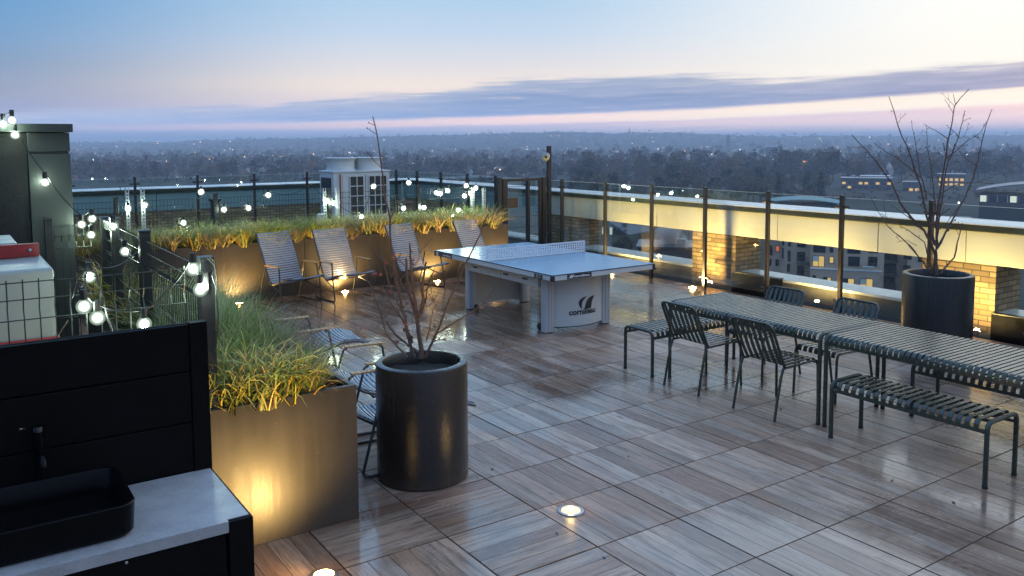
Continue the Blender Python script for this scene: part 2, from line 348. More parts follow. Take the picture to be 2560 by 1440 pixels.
# ------------------------------------------------------------------ world, sun, camera
def build_world():
    w = bpy.data.worlds.new('World'); sc.world = w; w.use_nodes = True; w.node_tree.nodes.clear(); T = NT(w.node_tree)
    d = T.new('ShaderNodeTexCoord').outputs['Generated']
    s = T.new('ShaderNodeSeparateXYZ', {0: d}); x, y, z = s.outputs[0], s.outputs[1], s.outputs[2]
    e = T.m('MULTIPLY', T.m('ARCSINE', z), 57.2958)
    cy, sy = math.cos(YAW), math.sin(YAW)
    right = T.m('ADD', T.m('MULTIPLY', x, sy), T.m('MULTIPLY', y, -cy)); fwd = T.m('ADD', T.m('MULTIPLY', x, cy), T.m('MULTIPLY', y, sy))
    a = T.m('MULTIPLY', T.m('ARCTAN2', right, fwd), 57.2958)
    t = T.mr(a, -31.2, 31.2)
    p = T.m('POWER', T.m('DIVIDE', T.m('MAXIMUM', e, 0.0), 90.0), 0.5)
    def rp(st, k=1.0): return T.ramp(p, [(math.sqrt(a_/90), tuple(v*k for v in lin(c))) for a_, c in st])
    L = rp([(0,(150,158,192)), (1,(150,158,192)), (2,(138,148,182)), (3,(142,152,178)), (4.5,(124,150,182)), (6,(112,154,196)), (9.5,(86,152,205)), (22,(100,150,202)), (45,(112,146,190)), (90,(108,136,174))])
    Cc = rp([(0,(186,184,205)), (1,(200,192,210)), (2.4,(226,212,212)), (3.6,(246,230,216)), (5,(228,224,226)), (7,(196,214,234)), (9.5,(172,206,234)), (22,(134,180,222)), (45,(122,154,196)), (90,(108,136,174))])
    Rr = rp([(0,(204,190,205)), (1.2,(220,200,208)), (2.4,(253,238,222)), (4,(255,252,240)), (9.5,(255,255,252)), (24,(222,232,242)), (45,(160,184,212)), (90,(108,136,174))])
    Bk = rp([(0,(112,124,165)), (6,(108,130,178)), (20,(106,136,178)), (90,(108,136,174))])
    g = T.mix(T.mr(a, -34, -8, smooth=True), L, Cc); g = T.mix(T.mr(a, 0, 30, smooth=True), g, Rr)
    g = T.mix(T.mr(a, 75, 160, smooth=True), g, Bk); g = T.mix(T.mr(a, -50, -130, smooth=True), g, Bk)
    # long flat cloud bank, its upper and lower edges as functions of the bearing, frayed by stretched noise
    vec = T.new('ShaderNodeCombineXYZ', {0: T.m('MULTIPLY', a, .055), 1: T.m('ADD', T.m('MULTIPLY', e, 1.25), T.m('MULTIPLY', a, -.035)), 2: 0.0}).outputs[0]
    n1 = T.noise(vec, 1.6, 7, .62, .5); n2 = T.noise(T.mapv(vec, (3, 2.2, 1), (4, 2, 0)), 1.3, 6, .6); n3 = T.noise(T.mapv(vec, (.7, .9, 1), (9, 5, 0)), 1.2, 4)
    ew = T.m('ADD', e, T.m('MULTIPLY', T.m('SUBTRACT', n1, .5), 1.1)); ew = T.m('ADD', ew, T.m('MULTIPLY', T.m('SUBTRACT', n2, .5), .95))
    up = T.ramp(t, [(0,(1.9/8,)*3), (.25,(2.45/8,)*3), (.27,(2.75/8,)*3), (.4,(3.25/8,)*3), (.52,(4.25/8,)*3), (.68,(4.35/8,)*3), (.78,(3.8/8,)*3), (.9,(4.25/8,)*3), (1,(4.55/8,)*3)])
    up = T.m('MULTIPLY', T.new('ShaderNodeSeparateColor', {0: up}).outputs[0], 8.0)
    lo = T.ramp(t, [(0,(.85/4,)*3), (.3,(1.15/4,)*3), (.5,(1.5/4,)*3), (.7,(1.85/4,)*3), (.85,(2.3/4,)*3), (1,(2.75/4,)*3)])
    lo = T.m('MULTIPLY', T.new('ShaderNodeSeparateColor', {0: lo}).outputs[0], 4.0)
    du = T.m('SUBTRACT', up, ew); dl = T.m('SUBTRACT', T.m('ADD', e, T.m('MULTIPLY', T.m('SUBTRACT', n2, .5), .22)), lo)
    cm = T.m('MULTIPLY', T.mr(du, -.12, .5, smooth=True), T.mr(dl, -.05, .28, smooth=True))
    holes = T.m('MULTIPLY', T.mr(n3, .54, .74, 0, .75, smooth=True), T.mr(du, .9, .1))
    cm = T.m('MULTIPLY', cm, T.m('SUBTRACT', 1.0, holes))
    pk = T.m('MULTIPLY', T.mr(n2, .6, .76, 0, .8, smooth=True), T.mr(t, .2, .5)); pk = T.m('MULTIPLY', pk, T.mr(t, .62, .5))
    cc = T.ramp(t, [(0, lin((124,148,192))), (.4, lin((106,142,190))), (.7, lin((100,132,180))), (1, lin((106,124,172)))])
    cc = T.mix(T.mr(n2, .42, .70, 0, .42), cc, lin((176,180,208)))
    cc = T.mix(T.mr(du, .1, 1.6), T.mix(.25, cc, (1,.93,.88)), cc); cc = T.mix(pk, cc, lin((236,205,202)))
    g = T.mix(T.m('MULTIPLY', cm, .95), g, cc)
    # glowing gap under the bank and the mauve murk below it
    th = T.mr(t, .05, 1, .20, .75); ds = T.m('SUBTRACT', lo, T.m('ADD', e, T.m('MULTIPLY', T.m('SUBTRACT', n2, .5), .30)))
    st = T.m('MULTIPLY', T.mr(ds, -.14, .10, smooth=True), T.m('SUBTRACT', 1.0, T.mr(T.m('SUBTRACT', ds, th), -.10, .16, smooth=True)))
    scol = T.ramp(t, [(0, lin((190,170,196))), (.3, lin((226,194,194))), (.5, lin((255,218,206))), (.75, lin((255,238,212))), (1, lin((255,247,226)))])
    g = T.mix(T.m('MULTIPLY', st, T.mr(t, .0, .4, .25, 1.0)), g, scol)
    murk = T.ramp(t, [(0, lin((122,140,182))), (.4, lin((176,172,196))), (.7, lin((236,206,200))), (1, lin((250,216,204)))])
    mf = T.mr(T.m('SUBTRACT', ds, th), -.05, .25, smooth=True); mf = T.m('MULTIPLY', mf, T.mr(T.m('ABSOLUTE', a), 120, 60))
    g = T.mix(T.m('MULTIPLY', mf, .92), g, T.mix(T.mr(n1, .4, .65, 0, .35), murk, lin((160,160,198))))
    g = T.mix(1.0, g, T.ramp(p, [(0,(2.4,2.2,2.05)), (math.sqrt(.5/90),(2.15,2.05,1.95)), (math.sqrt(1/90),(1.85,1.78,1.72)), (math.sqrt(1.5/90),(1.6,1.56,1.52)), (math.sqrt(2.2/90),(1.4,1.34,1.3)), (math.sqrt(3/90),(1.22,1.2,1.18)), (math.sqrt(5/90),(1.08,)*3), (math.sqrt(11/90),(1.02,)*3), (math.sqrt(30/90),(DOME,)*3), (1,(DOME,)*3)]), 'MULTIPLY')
    sky = T.new('ShaderNodeTexSky', sky_type='NISHITA', sun_disc=False, sun_elevation=rad(1.5), sun_rotation=SUNROT)
    g = T.mix(.02, g, sky.outputs[0], 'ADD')
    # below the horizon: dim ground haze
    g = T.mix(T.mr(z, -.012, -.002), (.10,.12,.19), g)
    T.l.new(T.new('ShaderNodeBackground', {'Color': g, 'Strength': 1.0}).outputs[0], T.new('ShaderNodeOutputWorld').inputs[0])
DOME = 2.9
SUNAZ = YAW - rad(48)          # bearing of the hidden sun, beyond the picture's bright side
SUNROT = math.pi/2 - SUNAZ
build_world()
sl = bpy.data.lights.new('sun', 'SUN'); sl.energy = .12; sl.angle = rad(14); sl.color = (1, .82, .62)
so = bpy.data.objects.new('sun', sl); COL.objects.link(so)
so.rotation_euler = Vector((math.cos(SUNAZ)*math.cos(rad(4)), math.sin(SUNAZ)*math.cos(rad(4)), math.sin(rad(4)))).to_track_quat('Z', 'Y').to_euler()
cd = bpy.data.cameras.new('camera'); cam = bpy.data.objects.new('camera', cd); COL.objects.link(cam); sc.camera = cam
cam.matrix_world = Matrix(((_r[0],_u[0],-_f[0],CAM[0]), (_r[1],_u[1],-_f[1],CAM[1]), (_r[2],_u[2],-_f[2],CAM[2]), (0,0,0,1)))
cd.sensor_width = 36; cd.sensor_fit = 'HORIZONTAL'; cd.lens = FPX/2560*36; cd.shift_y = -(720-PCY)/2560; cd.clip_start = .05; cd.clip_end = 80000
sc.view_settings.view_transform = 'Standard'; sc.view_settings.look = 'None'; sc.view_settings.exposure = 0; sc.view_settings.gamma = 1
sc.render.engine = 'CYCLES'
c = sc.cycles; c.use_denoising = True; c.max_bounces = 7; c.diffuse_bounces = 3; c.glossy_bounces = 3; c.transparent_max_bounces = 24; c.volume_bounces = 0
c.transmission_bounces = 4; c.sample_clamp_indirect = 4; c.blur_glossy = .3; c.use_light_tree = True; c.caustics_reflective = False; c.caustics_refractive = False
try: c.denoiser = 'OPENIMAGEDENOISE'; c.denoising_input_passes = 'RGB_ALBEDO_NORMAL'
except Exception: pass
# ------------------------------------------------------------------ deck
TX, TY = .636, .58935
def build_deck():
    mb = MB(); G = .0044; g = .0017
    for i in range(-7, 10):
        for j in range(-8, 17):
            x0, x1, y0, y1 = i*TX+G, (i+1)*TX-G, j*TY+G, (j+1)*TY-G
            if x1 > 6.17: x1 = 6.17
            if x0 > 6.15 or y1 > 9.6 or x1-x0 < .02: continue
            rot = i in (-3, -2) and not (i == -3 and j < 1)
            dz = R.uniform(-.0008, .0008)
            for k in range(5):
                col = (R.random(), R.random(), R.random())
                if rot:
                    a, b = y0+(y1-y0)*k/5, y0+(y1-y0)*(k+1)/5; q = (x0, x1, a+g, b-g)
                else:
                    a, b = x0+(x1-x0)*k/5, x0+(x1-x0)*(k+1)/5; q = (a+g, b-g, y0, y1)
                if q[1]-q[0] < .01: continue
                mb.box(q[0], q[1], q[2], q[3], -.02, dz, col)
    o = struct('terrace_floor', mb, M['deck'], bevel=0)
    # UV: U along the plank
    me = o.data; uvl = me.uv_layers['UVMap']; n = len(me.loops); li = np.empty(n, np.int32); me.loops.foreach_get('vertex_index', li)
    V = np.array(mb.v)[li]; st = np.empty(len(me.polygons), np.int32)
    blk = li//8; bmin = np.array(mb.v).reshape(-1, 8, 3).min(1); bmax = np.array(mb.v).reshape(-1, 8, 3).max(1); sz = (bmax-bmin)[blk]
    alongx = sz[:, 0] > sz[:, 1]
    U = np.where(alongx[:, None], V[:, [0, 1]], V[:, [1, 0]]); uvl.data.foreach_set('uv', U.astype(np.float32).ravel())
    tag(o, 'damp terrace floor of wood-look planked square tiles', 'floor')
    struct('deck_underlay', MB().box(-4.6, 6.15, -4.8, 9.58, -.06, -.021), M['rubber']); bpy.data.objects['deck_underlay']['label'] = 'dark bed showing in the joints of the terrace floor'
build_deck()
r_ = struct('roof', MB().box(-14, 7.15, -9, 17.3, -.5, -.09), M['roofing']); tag(r_, 'grey flat roof surface around and beyond the terrace', 'roof')
# ------------------------------------------------------------------ parapet: brick piers, cream beam, coping, ledge
XW = 6.5; YW = 16.45
def parapet_side():
    t = thing('roof_parapet', 'long cream panelled parapet beam on brick piers with wet metal coping beside the dining tables', 'parapet', (XW, 4, 0))
    seams = [-9.3, -6.9, -4.5, -2.1, .3, 1.719, 2.858, 4.458, 6.969, 8.571, 10.1, 11.6, 13.1, 14.6, 16.45]
    for a, b in zip(seams, seams[1:]):
        obj('fascia_panel', MB().box(XW, XW+.04, a+.006, b-.006, .805, 1.185), M['fasciadusk'] if a > 9.9 else M['cream'], t, bevel=.004)  # panels beyond the uplights take the dusk-tinted cream
    obj('beam_core', MB().box(XW+.05, 7.12, -9.3, 16.45, .83, 1.24), M['lip'], t)
    obj('drip_edge', MB().box(XW-.05, XW+.03, -9.3, YW-.05, 1.19, 1.268), M['lip'], t, bevel=.008)
    for k in range(9):
        y0 = -9.3+k*2.94; y1 = min(y0+2.94, 17.1)
        mb = MB().add([(XW-.055,y0+.004,1.266),(7.26,y0+.004,1.252),(7.26,y1-.004,1.252),(XW-.055,y1-.004,1.266),(XW-.055,y0+.004,1.278),(7.26,y0+.004,1.264),(7.26,y1-.004,1.264),(XW-.055,y1-.004,1.278)],
                      [(3,2,1,0),(4,5,6,7),(0,1,5,4),(1,2,6,5),(2,3,7,6),(3,0,4,7)])
        obj('coping', mb, M['coping'], t)
    P = [(1.363-7.76,.9), (1.363-3.88,.9), (1.363,.9), (5.243,.9), (9.123,.9), (13.0,.9)]
    for y, w in P: obj('brick_pier', MB().box(XW+.012, 7.10, y, y+w, -.088, .822), M['brick'], t)
    ys = [-9.3]+[v for y, w in P for v in (y, y+w)]+[16.4]
    for a, b in zip(ys[0::2], ys[1::2]):
        if a > 12: 
            obj('brick_infill', MB().box(XW+.03, 7.06, a, b, -.088, .822), M['brick'], t); continue
        obj('ledge', MB().box(XW-.015, 6.97, a+.002, b-.002, .205, .245), M['ledge'], t, bevel=.005)
        obj('upstand', MB().box(XW+.02, 6.94, a+.002, b-.002, -.088, .204), M['upstand'], t)
    return t
parapet_side()
def parapet_back():
    t = thing('roof_parapet', 'dusk-tinted cream panelled parapet running along the back edge of the roof behind the condenser', 'parapet', (0, YW, 0))
    xs = [-11.6, -9.2, -6.8, -4.4, -2.0, .4, 2.8, 5.2, 6.45]
    for a, b in zip(xs, xs[1:]): obj('fascia_panel', MB().box(a+.006, b-.006, YW, YW+.04, .76, 1.155), M['fasciadusk'], t, bevel=.004)
    obj('beam_core', MB().box(-11.6, 6.44, YW+.05, 17.1, .80, 1.22), M['lip'], t)
    obj('drip_edge', MB().box(-11.6, 6.44, YW-.05, YW+.03, 1.16, 1.245), M['lip'], t, bevel=.008)
    for k in range(6):
        x0 = -11.6+k*3.0; x1 = min(x0+3.0, 6.44)
        obj('coping', MB().box(x0+.004, x1-.004, YW-.055, 17.25, 1.246, 1.262), M['coping'], t)
    obj('brick_infill', MB().box(-11.6, 6.44, YW+.02, 17.06, -.088, .785), M['brick'], t)
parapet_back()
for y0, y1, lb in ((4.33, 5.22, 'dark low metal box at the foot of the brick pier behind the dining chairs'), (.45, 1.345, 'dark low metal box at the foot of the brick pier beside the round pot')):
    b_ = thing('outlet_box', lb, 'box', (6.6, (y0+y1)/2, -.088), 0, 'metal boxes against the piers')
    obj('casing', MB().box(6.40, 6.485, y0, y1, -.088, .25), M['kitchen'], b_, bevel=.008)
    obj('lid', MB().box(6.39, 6.49, y0-.01, y1, .252, .268), M['black'], b_, bevel=.004)
# ------------------------------------------------------------------ glass balustrade
XB = 6.116
side_y = [-5.2+1.19*k for k in range(0, 6)] + [1.937, 3.137, 4.323, 5.51, 6.684, 7.86, 9.11, 10.25, 11.4, 12.55, 13.74, 14.93, 16.07]
side_y[5] = .75
NTH = ['second', 'third', 'fourth', 'fifth', 'sixth', 'seventh', 'eighth', 'ninth', 'tenth', 'eleventh', 'twelfth', 'thirteenth', 'fourteenth', 'fifteenth']
def post(x, y, axis, label, group):
    t = thing('balustrade_post', label, 'post', (x, y, -.02), 0, group)
    obj('upright', MB().box(x-.026, x+.026, y-.026, y+.026, -.02, 1.55), M['black'], t, bevel=.004)
    for z in (1.40, .155):
        for s in (-1, 1):
            cx, cy_ = (x, y+s*.056) if axis == 'y' else (x+s*.056, y)
            m = MB()
            if axis == 'y': m.tube([(x, y+s*.027, z), (x, y+s*.088, z)], .017, 10); m.ball((x, y+s*.085, z), .021, 10, 6)
            else: m.tube([(x+s*.027, y, z), (x+s*.088, y, z)], .017, 10); m.ball((x+s*.085, y, z), .021, 10, 6)
            obj('glass_clamp', m, M['black'], t, smooth=True)
def pane(x0, x1, y0, y1, label, group):
    t = tag(obj('glass_screen', MB().box(x0, x1, y0, y1, .09, 1.515), M['glass']), label, 'glass screen', group)
    obj('polished_edge', MB().box(x0+.001, x1-.001, y0, y1, 1.5152, 1.5185) if y1-y0 > x1-x0 else MB().box(x0, x1, y0+.001, y1-.001, 1.5152, 1.5185), M['edge'], t)
desc = {1.937: 'black balustrade post behind the far potted tree', 3.137: 'black balustrade post between the two far dining chairs', 4.323: 'black balustrade post behind the first dining chair at the far table end',
        5.51: 'black balustrade post lit gold in front of the brick pier', 6.684: 'black balustrade post beyond the tip of the blue table tennis table', 7.86: 'black balustrade post catching gold light behind the table tennis table', 9.11: 'black balustrade post just beside the camera pole'}
for k, y in enumerate(side_y):
    lab = desc.get(y, 'black balustrade post behind the gate and planters' if y > 9.2 else 'black balustrade post at the near end of the glass run')
    post(XB, y, 'y', lab, 'posts of the glass balustrade')
    if k+1 < len(side_y):
        y2 = side_y[k+1]
        a = 'beyond the gate' if y > 9 else ('behind the table tennis table' if y > 5 else ('behind the dining tables' if y > 1 else 'at the near end'))
        pane(XB-.006, XB+.006, y+.045, y2-.045, f'clear glass screen {a}, {NTH[min(k,13)]} bay of the balustrade beside the piers', 'clear panels of the glass balustrade')
back_x = [-3.85, -2.61, -1.37, -.13, 1.16, 2.42, 3.68, 4.9]
for k, x in enumerate(back_x):
    post(x, 15.9, 'x', 'black post of the balustrade along the back parapet, ' + ['hidden by the tower', 'beside the tower', 'next to the tower edge', 'behind the perforated angles', 'above the first festoon bulbs', 'between the tower and condenser', 'just beside the condenser', 'behind the condenser'][k], 'posts of the back balustrade')
    x2 = back_x[k+1] if k+1 < len(back_x) else 6.05
    pane(x+.045, x2-.045, 15.894, 15.906, f'clear glass screen along the back parapet, {NTH[k]} bay from the tower', 'clear panels of the back balustrade')
# ------------------------------------------------------------------ gate and camera pole
GY = 9.5
g = thing('gate', 'black wire mesh gate with brown lock box beside the camera pole', 'gate', (5.55, GY, -.02))
obj('post', MB().box(4.93, 5.0, GY-.035, GY+.035, -.02, 1.60), M['black'], g, bevel=.004)
obj('post', MB().box(5.93, 6.01, GY-.04, GY+.04, -.02, 1.58), M['black'], g, bevel=.004)
obj('leaf_frame', MB().box(5.03, 5.13, GY-.025, GY+.025, .03, 1.57).box(5.86, 5.91, GY-.025, GY+.025, .03, 1.57).box(5.132, 5.858, GY-.024, GY+.024, 1.52, 1.57).box(5.132, 5.858, GY-.024, GY+.024, .03, .08).box(5.59, 5.64, GY-.023, GY+.023, .081, 1.519), M['black'], g, bevel=.003)
mb = MB()
x = 5.15
while x < 5.86:
    mb.tube([(x, GY, .08), (x, GY, 1.52)], .0024, 4, cap=False); x += .045
for z in (.25, .45, .65, .85, 1.05, 1.25, 1.42): mb.tube([(5.13, GY-.004, z), (5.86, GY-.004, z)], .0035, 4, cap=False)
obj('mesh_panel', mb, M['wire'], g)
obj('lock_box', MB().box(5.14, 5.34, GY-.05, GY-.027, 1.03, 1.22), simple('brown_lock_box', (.05,.03,.015), .5), g, bevel=.006)
pz_ = thing('camera_pole', 'tall black square pole carrying the white camera at the gate', 'pole', (6.10, GY, -.02))
obj('upright', MB().box(6.065, 6.135, GY-.035, GY+.035, -.02, 2.17), M['black'], pz_, bevel=.004)
mb = MB()
for z in (.5, .9, 1.3, 1.6): mb.ball((6.063, GY, z), .008, 8, 5)
obj('bolt', mb, M['steel'], pz_)
cc_ = thing('security_camera', 'white dome security camera fixed near the top of the black pole', 'camera', (6.03, GY-.02, 1.96))
obj('housing', MB().lathe((6.0, GY-.03, 1.97), [(0,-.085),(.04,-.075),(.075,-.04),(.085,0),(.078,.04),(.05,.07),(.0,.078)], 20), M['white'], cc_, smooth=True)
obj('lens', MB().ball((5.955, GY-.10, 1.96), .026, 12, 8), M['basin'], cc_, smooth=True)
obj('bracket', MB().box(6.02, 6.064, GY-.03, GY+.0, 1.90, 1.94).tube([(6.0, GY-.03, 1.87), (6.03, GY-.02, 1.90), (6.06, GY-.01, 1.92)], .014, 8), M['white'], cc_)
# ------------------------------------------------------------------ planters
def planter(x0, x1, y0, y1, label, group, h=.83):
    t = thing('planter', label, 'planter', ((x0+x1)/2, (y0+y1)/2, 0), 0, group); w = .035
    mb = MB().box(x0, x1, y0, y0+.004, 0, h).box(x0, x0+.004, y0+.005, y1-.005, 0, h).box(x1-.004, x1, y0+.005, y1-.005, 0, h).box(x0, x1, y1-.004, y1, 0, h)
    body = MB(); o = [(x0,y0),(x1,y0),(x1,y1),(x0,y1)]; i = [(x0+w,y0+w),(x1-w,y0+w),(x1-w,y1-w),(x0+w,y1-w)]
    vs = [(*p, 0) for p in o]+[(*p, h) for p in o]+[(*p, h) for p in i]+[(*p, h-.12) for p in i]
    fs = [(k, (k+1)%4, 4+(k+1)%4, 4+k) for k in range(4)]+[(4+k, 4+(k+1)%4, 8+(k+1)%4, 8+k) for k in range(4)]+[(8+k, 8+(k+1)%4, 12+(k+1)%4, 12+k) for k in range(4)]+[(3,2,1,0)]
    body.add(vs, fs); obj('body', body, M['planter'], t, bevel=.004)
    s = MB(); nx = 14; vs = []; fs = []
    for a in range(nx+1):
        for b in range(9): vs.append((x0+w+.001+(x1-x0-2*w-.002)*a/nx, y0+w+.001+(y1-y0-2*w-.002)*b/8, h-.075+R.uniform(-.015,.02)))
    for a in range(nx):
        for b in range(8): q = a*9+b; fs.append((q, q+9, q+10, q+1))
    s.add(vs, fs); obj('soil', s, M['soil'], t, smooth=True)
    return t
YP = 8.62
bp = [(-2.45,-.62,'bronze trough planter behind the wire fence at the corner'), (-.615,.88,'bronze trough planter behind the first lounge chair'), (.885,2.36,'bronze trough planter behind the second lounge chair'), (2.365,3.84,'bronze trough planter behind the third lounge chair'), (3.845,4.56,'short bronze trough planter beside the gate')]
for a, b, l in bp: planter(a, b, YP, YP+.86, l, 'trough planters along the back fence')
planter(-2.52, -1.588, 1.115, 2.62, 'large bronze trough planter beside the black sink unit', 'trough planters beside the sink')
planter(-2.52, -1.588, 2.63, 4.1, 'bronze trough planter behind the feathery grass, next in line from the sink', 'trough planters beside the sink')
planter(-2.52, -1.588, 4.11, 5.2, 'bronze trough planter farthest along the wire fence line', 'trough planters beside the sink')
# ------------------------------------------------------------------ round pots
def pot(cx, cy_, rr, h, label):
    t = thing('round_pot', label, 'plant pot', (cx, cy_, 0), 0, 'tall round pots')
    pr = [(rr-.012, 0), (rr, .012), (rr+.001, h-.02), (rr-.004, h-.004), (rr-.014, h), (rr-.045, h), (rr-.05, h-.008), (rr-.05, h-.14)]
    obj('shell', MB().lathe((cx, cy_, 0), pr, 72), M['pot'], t, smooth=True)
    s = MB(); n = 24; vs = [(cx, cy_, h-.085)]; fs = []
    for q in range(1, 6):
        for k in range(n):
            a = 2*math.pi*k/n; r2 = (rr-.05)*q/5; vs.append((cx+r2*math.cos(a), cy_+r2*math.sin(a), h-.085+R.uniform(-.014,.014)))
    for k in range(n): fs.append((0, 1+k, 1+(k+1)%n))
    for q in range(4):
        for k in range(n): fs.append((1+q*n+k, 1+(q+1)*n+k, 1+(q+1)*n+(k+1)%n, 1+q*n+(k+1)%n))
    s.add(vs, fs); obj('soil', s, M['soil'], t, smooth=True)
P1 = (-.945, 1.495); P2 = (4.87, 1.14)
pot(*P1, .312, .80, 'tall round anthracite pot beside the large planter, holding the berried bare tree')
pot(*P2, .335, .90, 'tall round anthracite pot behind the dining table, against the glass')
# ------------------------------------------------------------------ in-ground uplights
def uplight(x, y, label, r=.05, mat='lens', power=110, aim=(0,0)):
    t = thing('ground_uplight', label, 'uplight', (x, y, 0), 0, 'warm uplights let into the floor')
    obj('bezel', MB().lathe((x, y, 0), [(r+.020,.0),(r+.019,.007),(r+.004,.009),(r+.002,.003)], 28), M['steel'], t, smooth=True)
    obj('glowing_lens', MB().lathe((x, y, 0), [(r,.004),(r*.97,.010),(r*.8,.0150),(r*.45,.0180),(.004,.0190)], 20), M[mat], t, smooth=True)
    ld = bpy.data.lights.new('uplight_beam', 'SPOT'); ld.energy = power; ld.color = (1, .62, .20); ld.spot_size = rad(164); ld.spot_blend = .9; ld.shadow_soft_size = .035
    lo_ = bpy.data.objects.new('uplight_beam', ld); COL.objects.link(lo_); lo_.parent = t; lo_.location = (0, 0, .045); pd = bpy.data.lights.new('uplight_spill', 'POINT'); pd.energy = .9; pd.color = (1, .58, .18); pd.shadow_soft_size = .02
    po = bpy.data.objects.new('uplight_spill', pd); COL.objects.link(po); po.parent = t; po.location = (0, 0, .034)
    obj('lamp_core', MB().ball((x, y, .019), r*.30, 10, 6, .4), M['lenscore'] if mat == 'lenscool' else M[mat], t, smooth=True)
    lo_.rotation_euler = Vector((-aim[0], -aim[1], -1)).to_track_quat('Z', 'Y').to_euler()
uplight(-.474, .449, 'round uplight glowing alone in the open floor before the round pot', .062, 'lenscool', 40)
uplight(-2.029, .578, 'round uplight shining up the front of the large near planter', power=95, aim=(-.55, .40))
for x, l in ((-.17, 'warm floor uplight left of the first lounge chair against the planter'), (1.43, 'warm floor uplight under the second lounge chair'), (3.03, 'warm floor uplight in front of the third lounge chair'), (4.28, 'warm floor uplight by the short planter near the gate')): uplight(x, 8.42, l, power=140, aim=(0, .12))
for y, l in ((5.575, 'warm floor uplight beside the gold lit balustrade post'), (1.45, 'warm floor uplight behind the far round pot'), (3.62, 'warm floor uplight behind the far dining chairs'), (7.45, 'warm floor uplight behind the table tennis table')): uplight(5.93, y, l, .055, 'lenswall', 430 if y == 5.575 else 290, (.25, 0))
# ------------------------------------------------------------------ slatted dining tables, benches, chairs
def arc(cx, cz, r, a0, a1, n): return [(cx+r*math.cos(rad(a0+(a1-a0)*k/n)), cz+r*math.sin(rad(a0+(a1-a0)*k/n))) for k in range(n+1)]
def slat_table(name, label, cat, L, W, H, pitch, sw, group):
    """slats run across the width (local x), length along local y"""
    t = thing(name, label, cat, (0,0,0), 0, group); rr = .0165
    for sy in (-1, 1):
        y = sy*(L/2-rr)
        for sx in (-1, 1):
            x = sx*(W/2-rr); r = .055
            pts = [(x, y, .004), (x, y, H-.012-r)] + [(x-sx*(r-r*math.cos(rad(a))), y, H-.012-r+r*math.sin(rad(a))) for a in (25, 50, 70, 90)] + [(0, y, H-.012)]
            lg = obj('leg', MB().tube(pts, rr, 10), M['olive'], t, smooth=True, local=True)
            obj('foot_cap', MB().cyl((x, y), rr+.002, 0, .018, 10), M['rubber'], lg, local=True)
    for sx in (-1, 1):
        x = sx*(W/2-.018); obj('side_rail', MB().box(x-.012, x+.012, -L/2+.03, L/2-.03, H-.085, H-.062), M['olive'], t, local=True, bevel=.003)
    mb = MB(); n = int((L-.08)/pitch); r = .045; w = W/2-.008
    prof = [(-w, H-.075)] + [(-w+r-r*math.cos(rad(a)), H-.006-r+r*math.sin(rad(a))) for a in (0, 22, 45, 67, 90)]
    prof = prof + [(-p, z) for p, z in reversed(prof)]
    for k in range(n):
        y = -(n-1)*pitch/2+k*pitch; mb.strip(prof, y-sw/2, y+sw/2, .007, 0)
    obj('slatted_top', mb, M['olive'], t, local=True)
    mb = MB()
    for x in (-W/4, W/4): mb.box(x-.012, x+.012, -L/2+.03, L/2-.03, H-.030, H-.013)
    obj('under_bar', mb, M['olive'], t, local=True)
    return t
TB = slat_table('dining_table', '', 'table', 1.70, .83, .75, .0447, .030, 'olive slatted dining tables end to end')
place(TB, USED, (2.535, 1.40, 0), 0, 'olive slatted dining table with chairs on both sides, farther of the two')
place(TB, USED, (2.535, -.325, 0), 0, 'olive slatted dining table with benches along both sides')
BN = slat_table('bench', '', 'bench', 1.19, .42, .45, .0602, .034, 'olive slatted benches around the dining tables')
place(BN, USED, (2.15, -.255, 0), 0, 'olive slatted bench standing clear on the open floor side of the tables')
place(BN, USED, (3.14, -.32, 0), 0, 'olive slatted bench half hidden on the balustrade side of the tables')
place(BN, USED, (2.585, 2.53, 0), math.pi/2, 'olive slatted bench across the head of the dining table')
def dining_chair():
    t = thing('dining_chair', '', 'chair', (0,0,0), 0, 'olive slatted dining chairs'); W = .43; rr = .0115
    for s in (-1, 1):
        x = s*(W/2)
        obj('leg', MB().tube([(x, -.262, .003), (x*.985, -.25, .38), (x*.98, -.235, .425), (x*.98, -.20, .436)], rr, 8), M['olive'], t, smooth=True, local=True)
        obj('leg', MB().tube([(x, .302, .003), (x*.99, .262, .20), (x*.985, .225, .36), (x*.98, .20, .42), (x*.98, .17, .436)], rr, 8), M['olive'], t, smooth=True, local=True)
    for s in (-1, 1): obj('seat_rail', MB().tube([(s*W*.49, -.21, .434), (s*W*.49, .18, .426)], .010, 8), M['olive'], t, smooth=True, local=True)
    def bk(z): return .185+.17*((z-.43)/.37)          # rake of the back
    x = W/2-.004; r = .05; pts = [(-x, bk(.44), .44), (-x, bk(.805-r), .805-r)]
    pts += [(-x+r-r*math.cos(rad(a)), bk(.805-r+r*math.sin(rad(a))), .805-r+r*math.sin(rad(a))) for a in (30, 60, 90)]
    pts += [(-p[0], p[1], p[2]) for p in reversed(pts)]
    obj('back_frame', MB().tube(pts, rr, 8), M['olive'], t, smooth=True, local=True)
    sm, bm = MB(), MB(); n = 7; pit = (W-.03)/n
    for k in range(n):
        xc = -(W-.03)/2+pit*(k+.5)
        sm.strip([(-.250,.40), (-.246,.43), (-.228,.446), (-.19,.449), (0,.440), (.14,.438), (.178,.446)], xc-.017, xc+.017, .006, 1)
        bm.strip([(.180,.449), (.194,.47), (bk(.56),.56), (bk(.70),.70), (bk(.795),.795)], xc-.016, xc+.016, .006, 1)
    obj('seat', sm, M['olive'], t, local=True); obj('backrest', bm, M['olive'], t, local=True)
    return t
CH = dining_chair()
place(CH, USED, (2.205, 1.855, 0), math.pi/2, 'olive slatted dining chair beside the head bench, seen from behind')
place(CH, USED, (2.20, 1.02, 0), math.pi/2, 'olive slatted dining chair next to the joint of the tables, seen from behind')
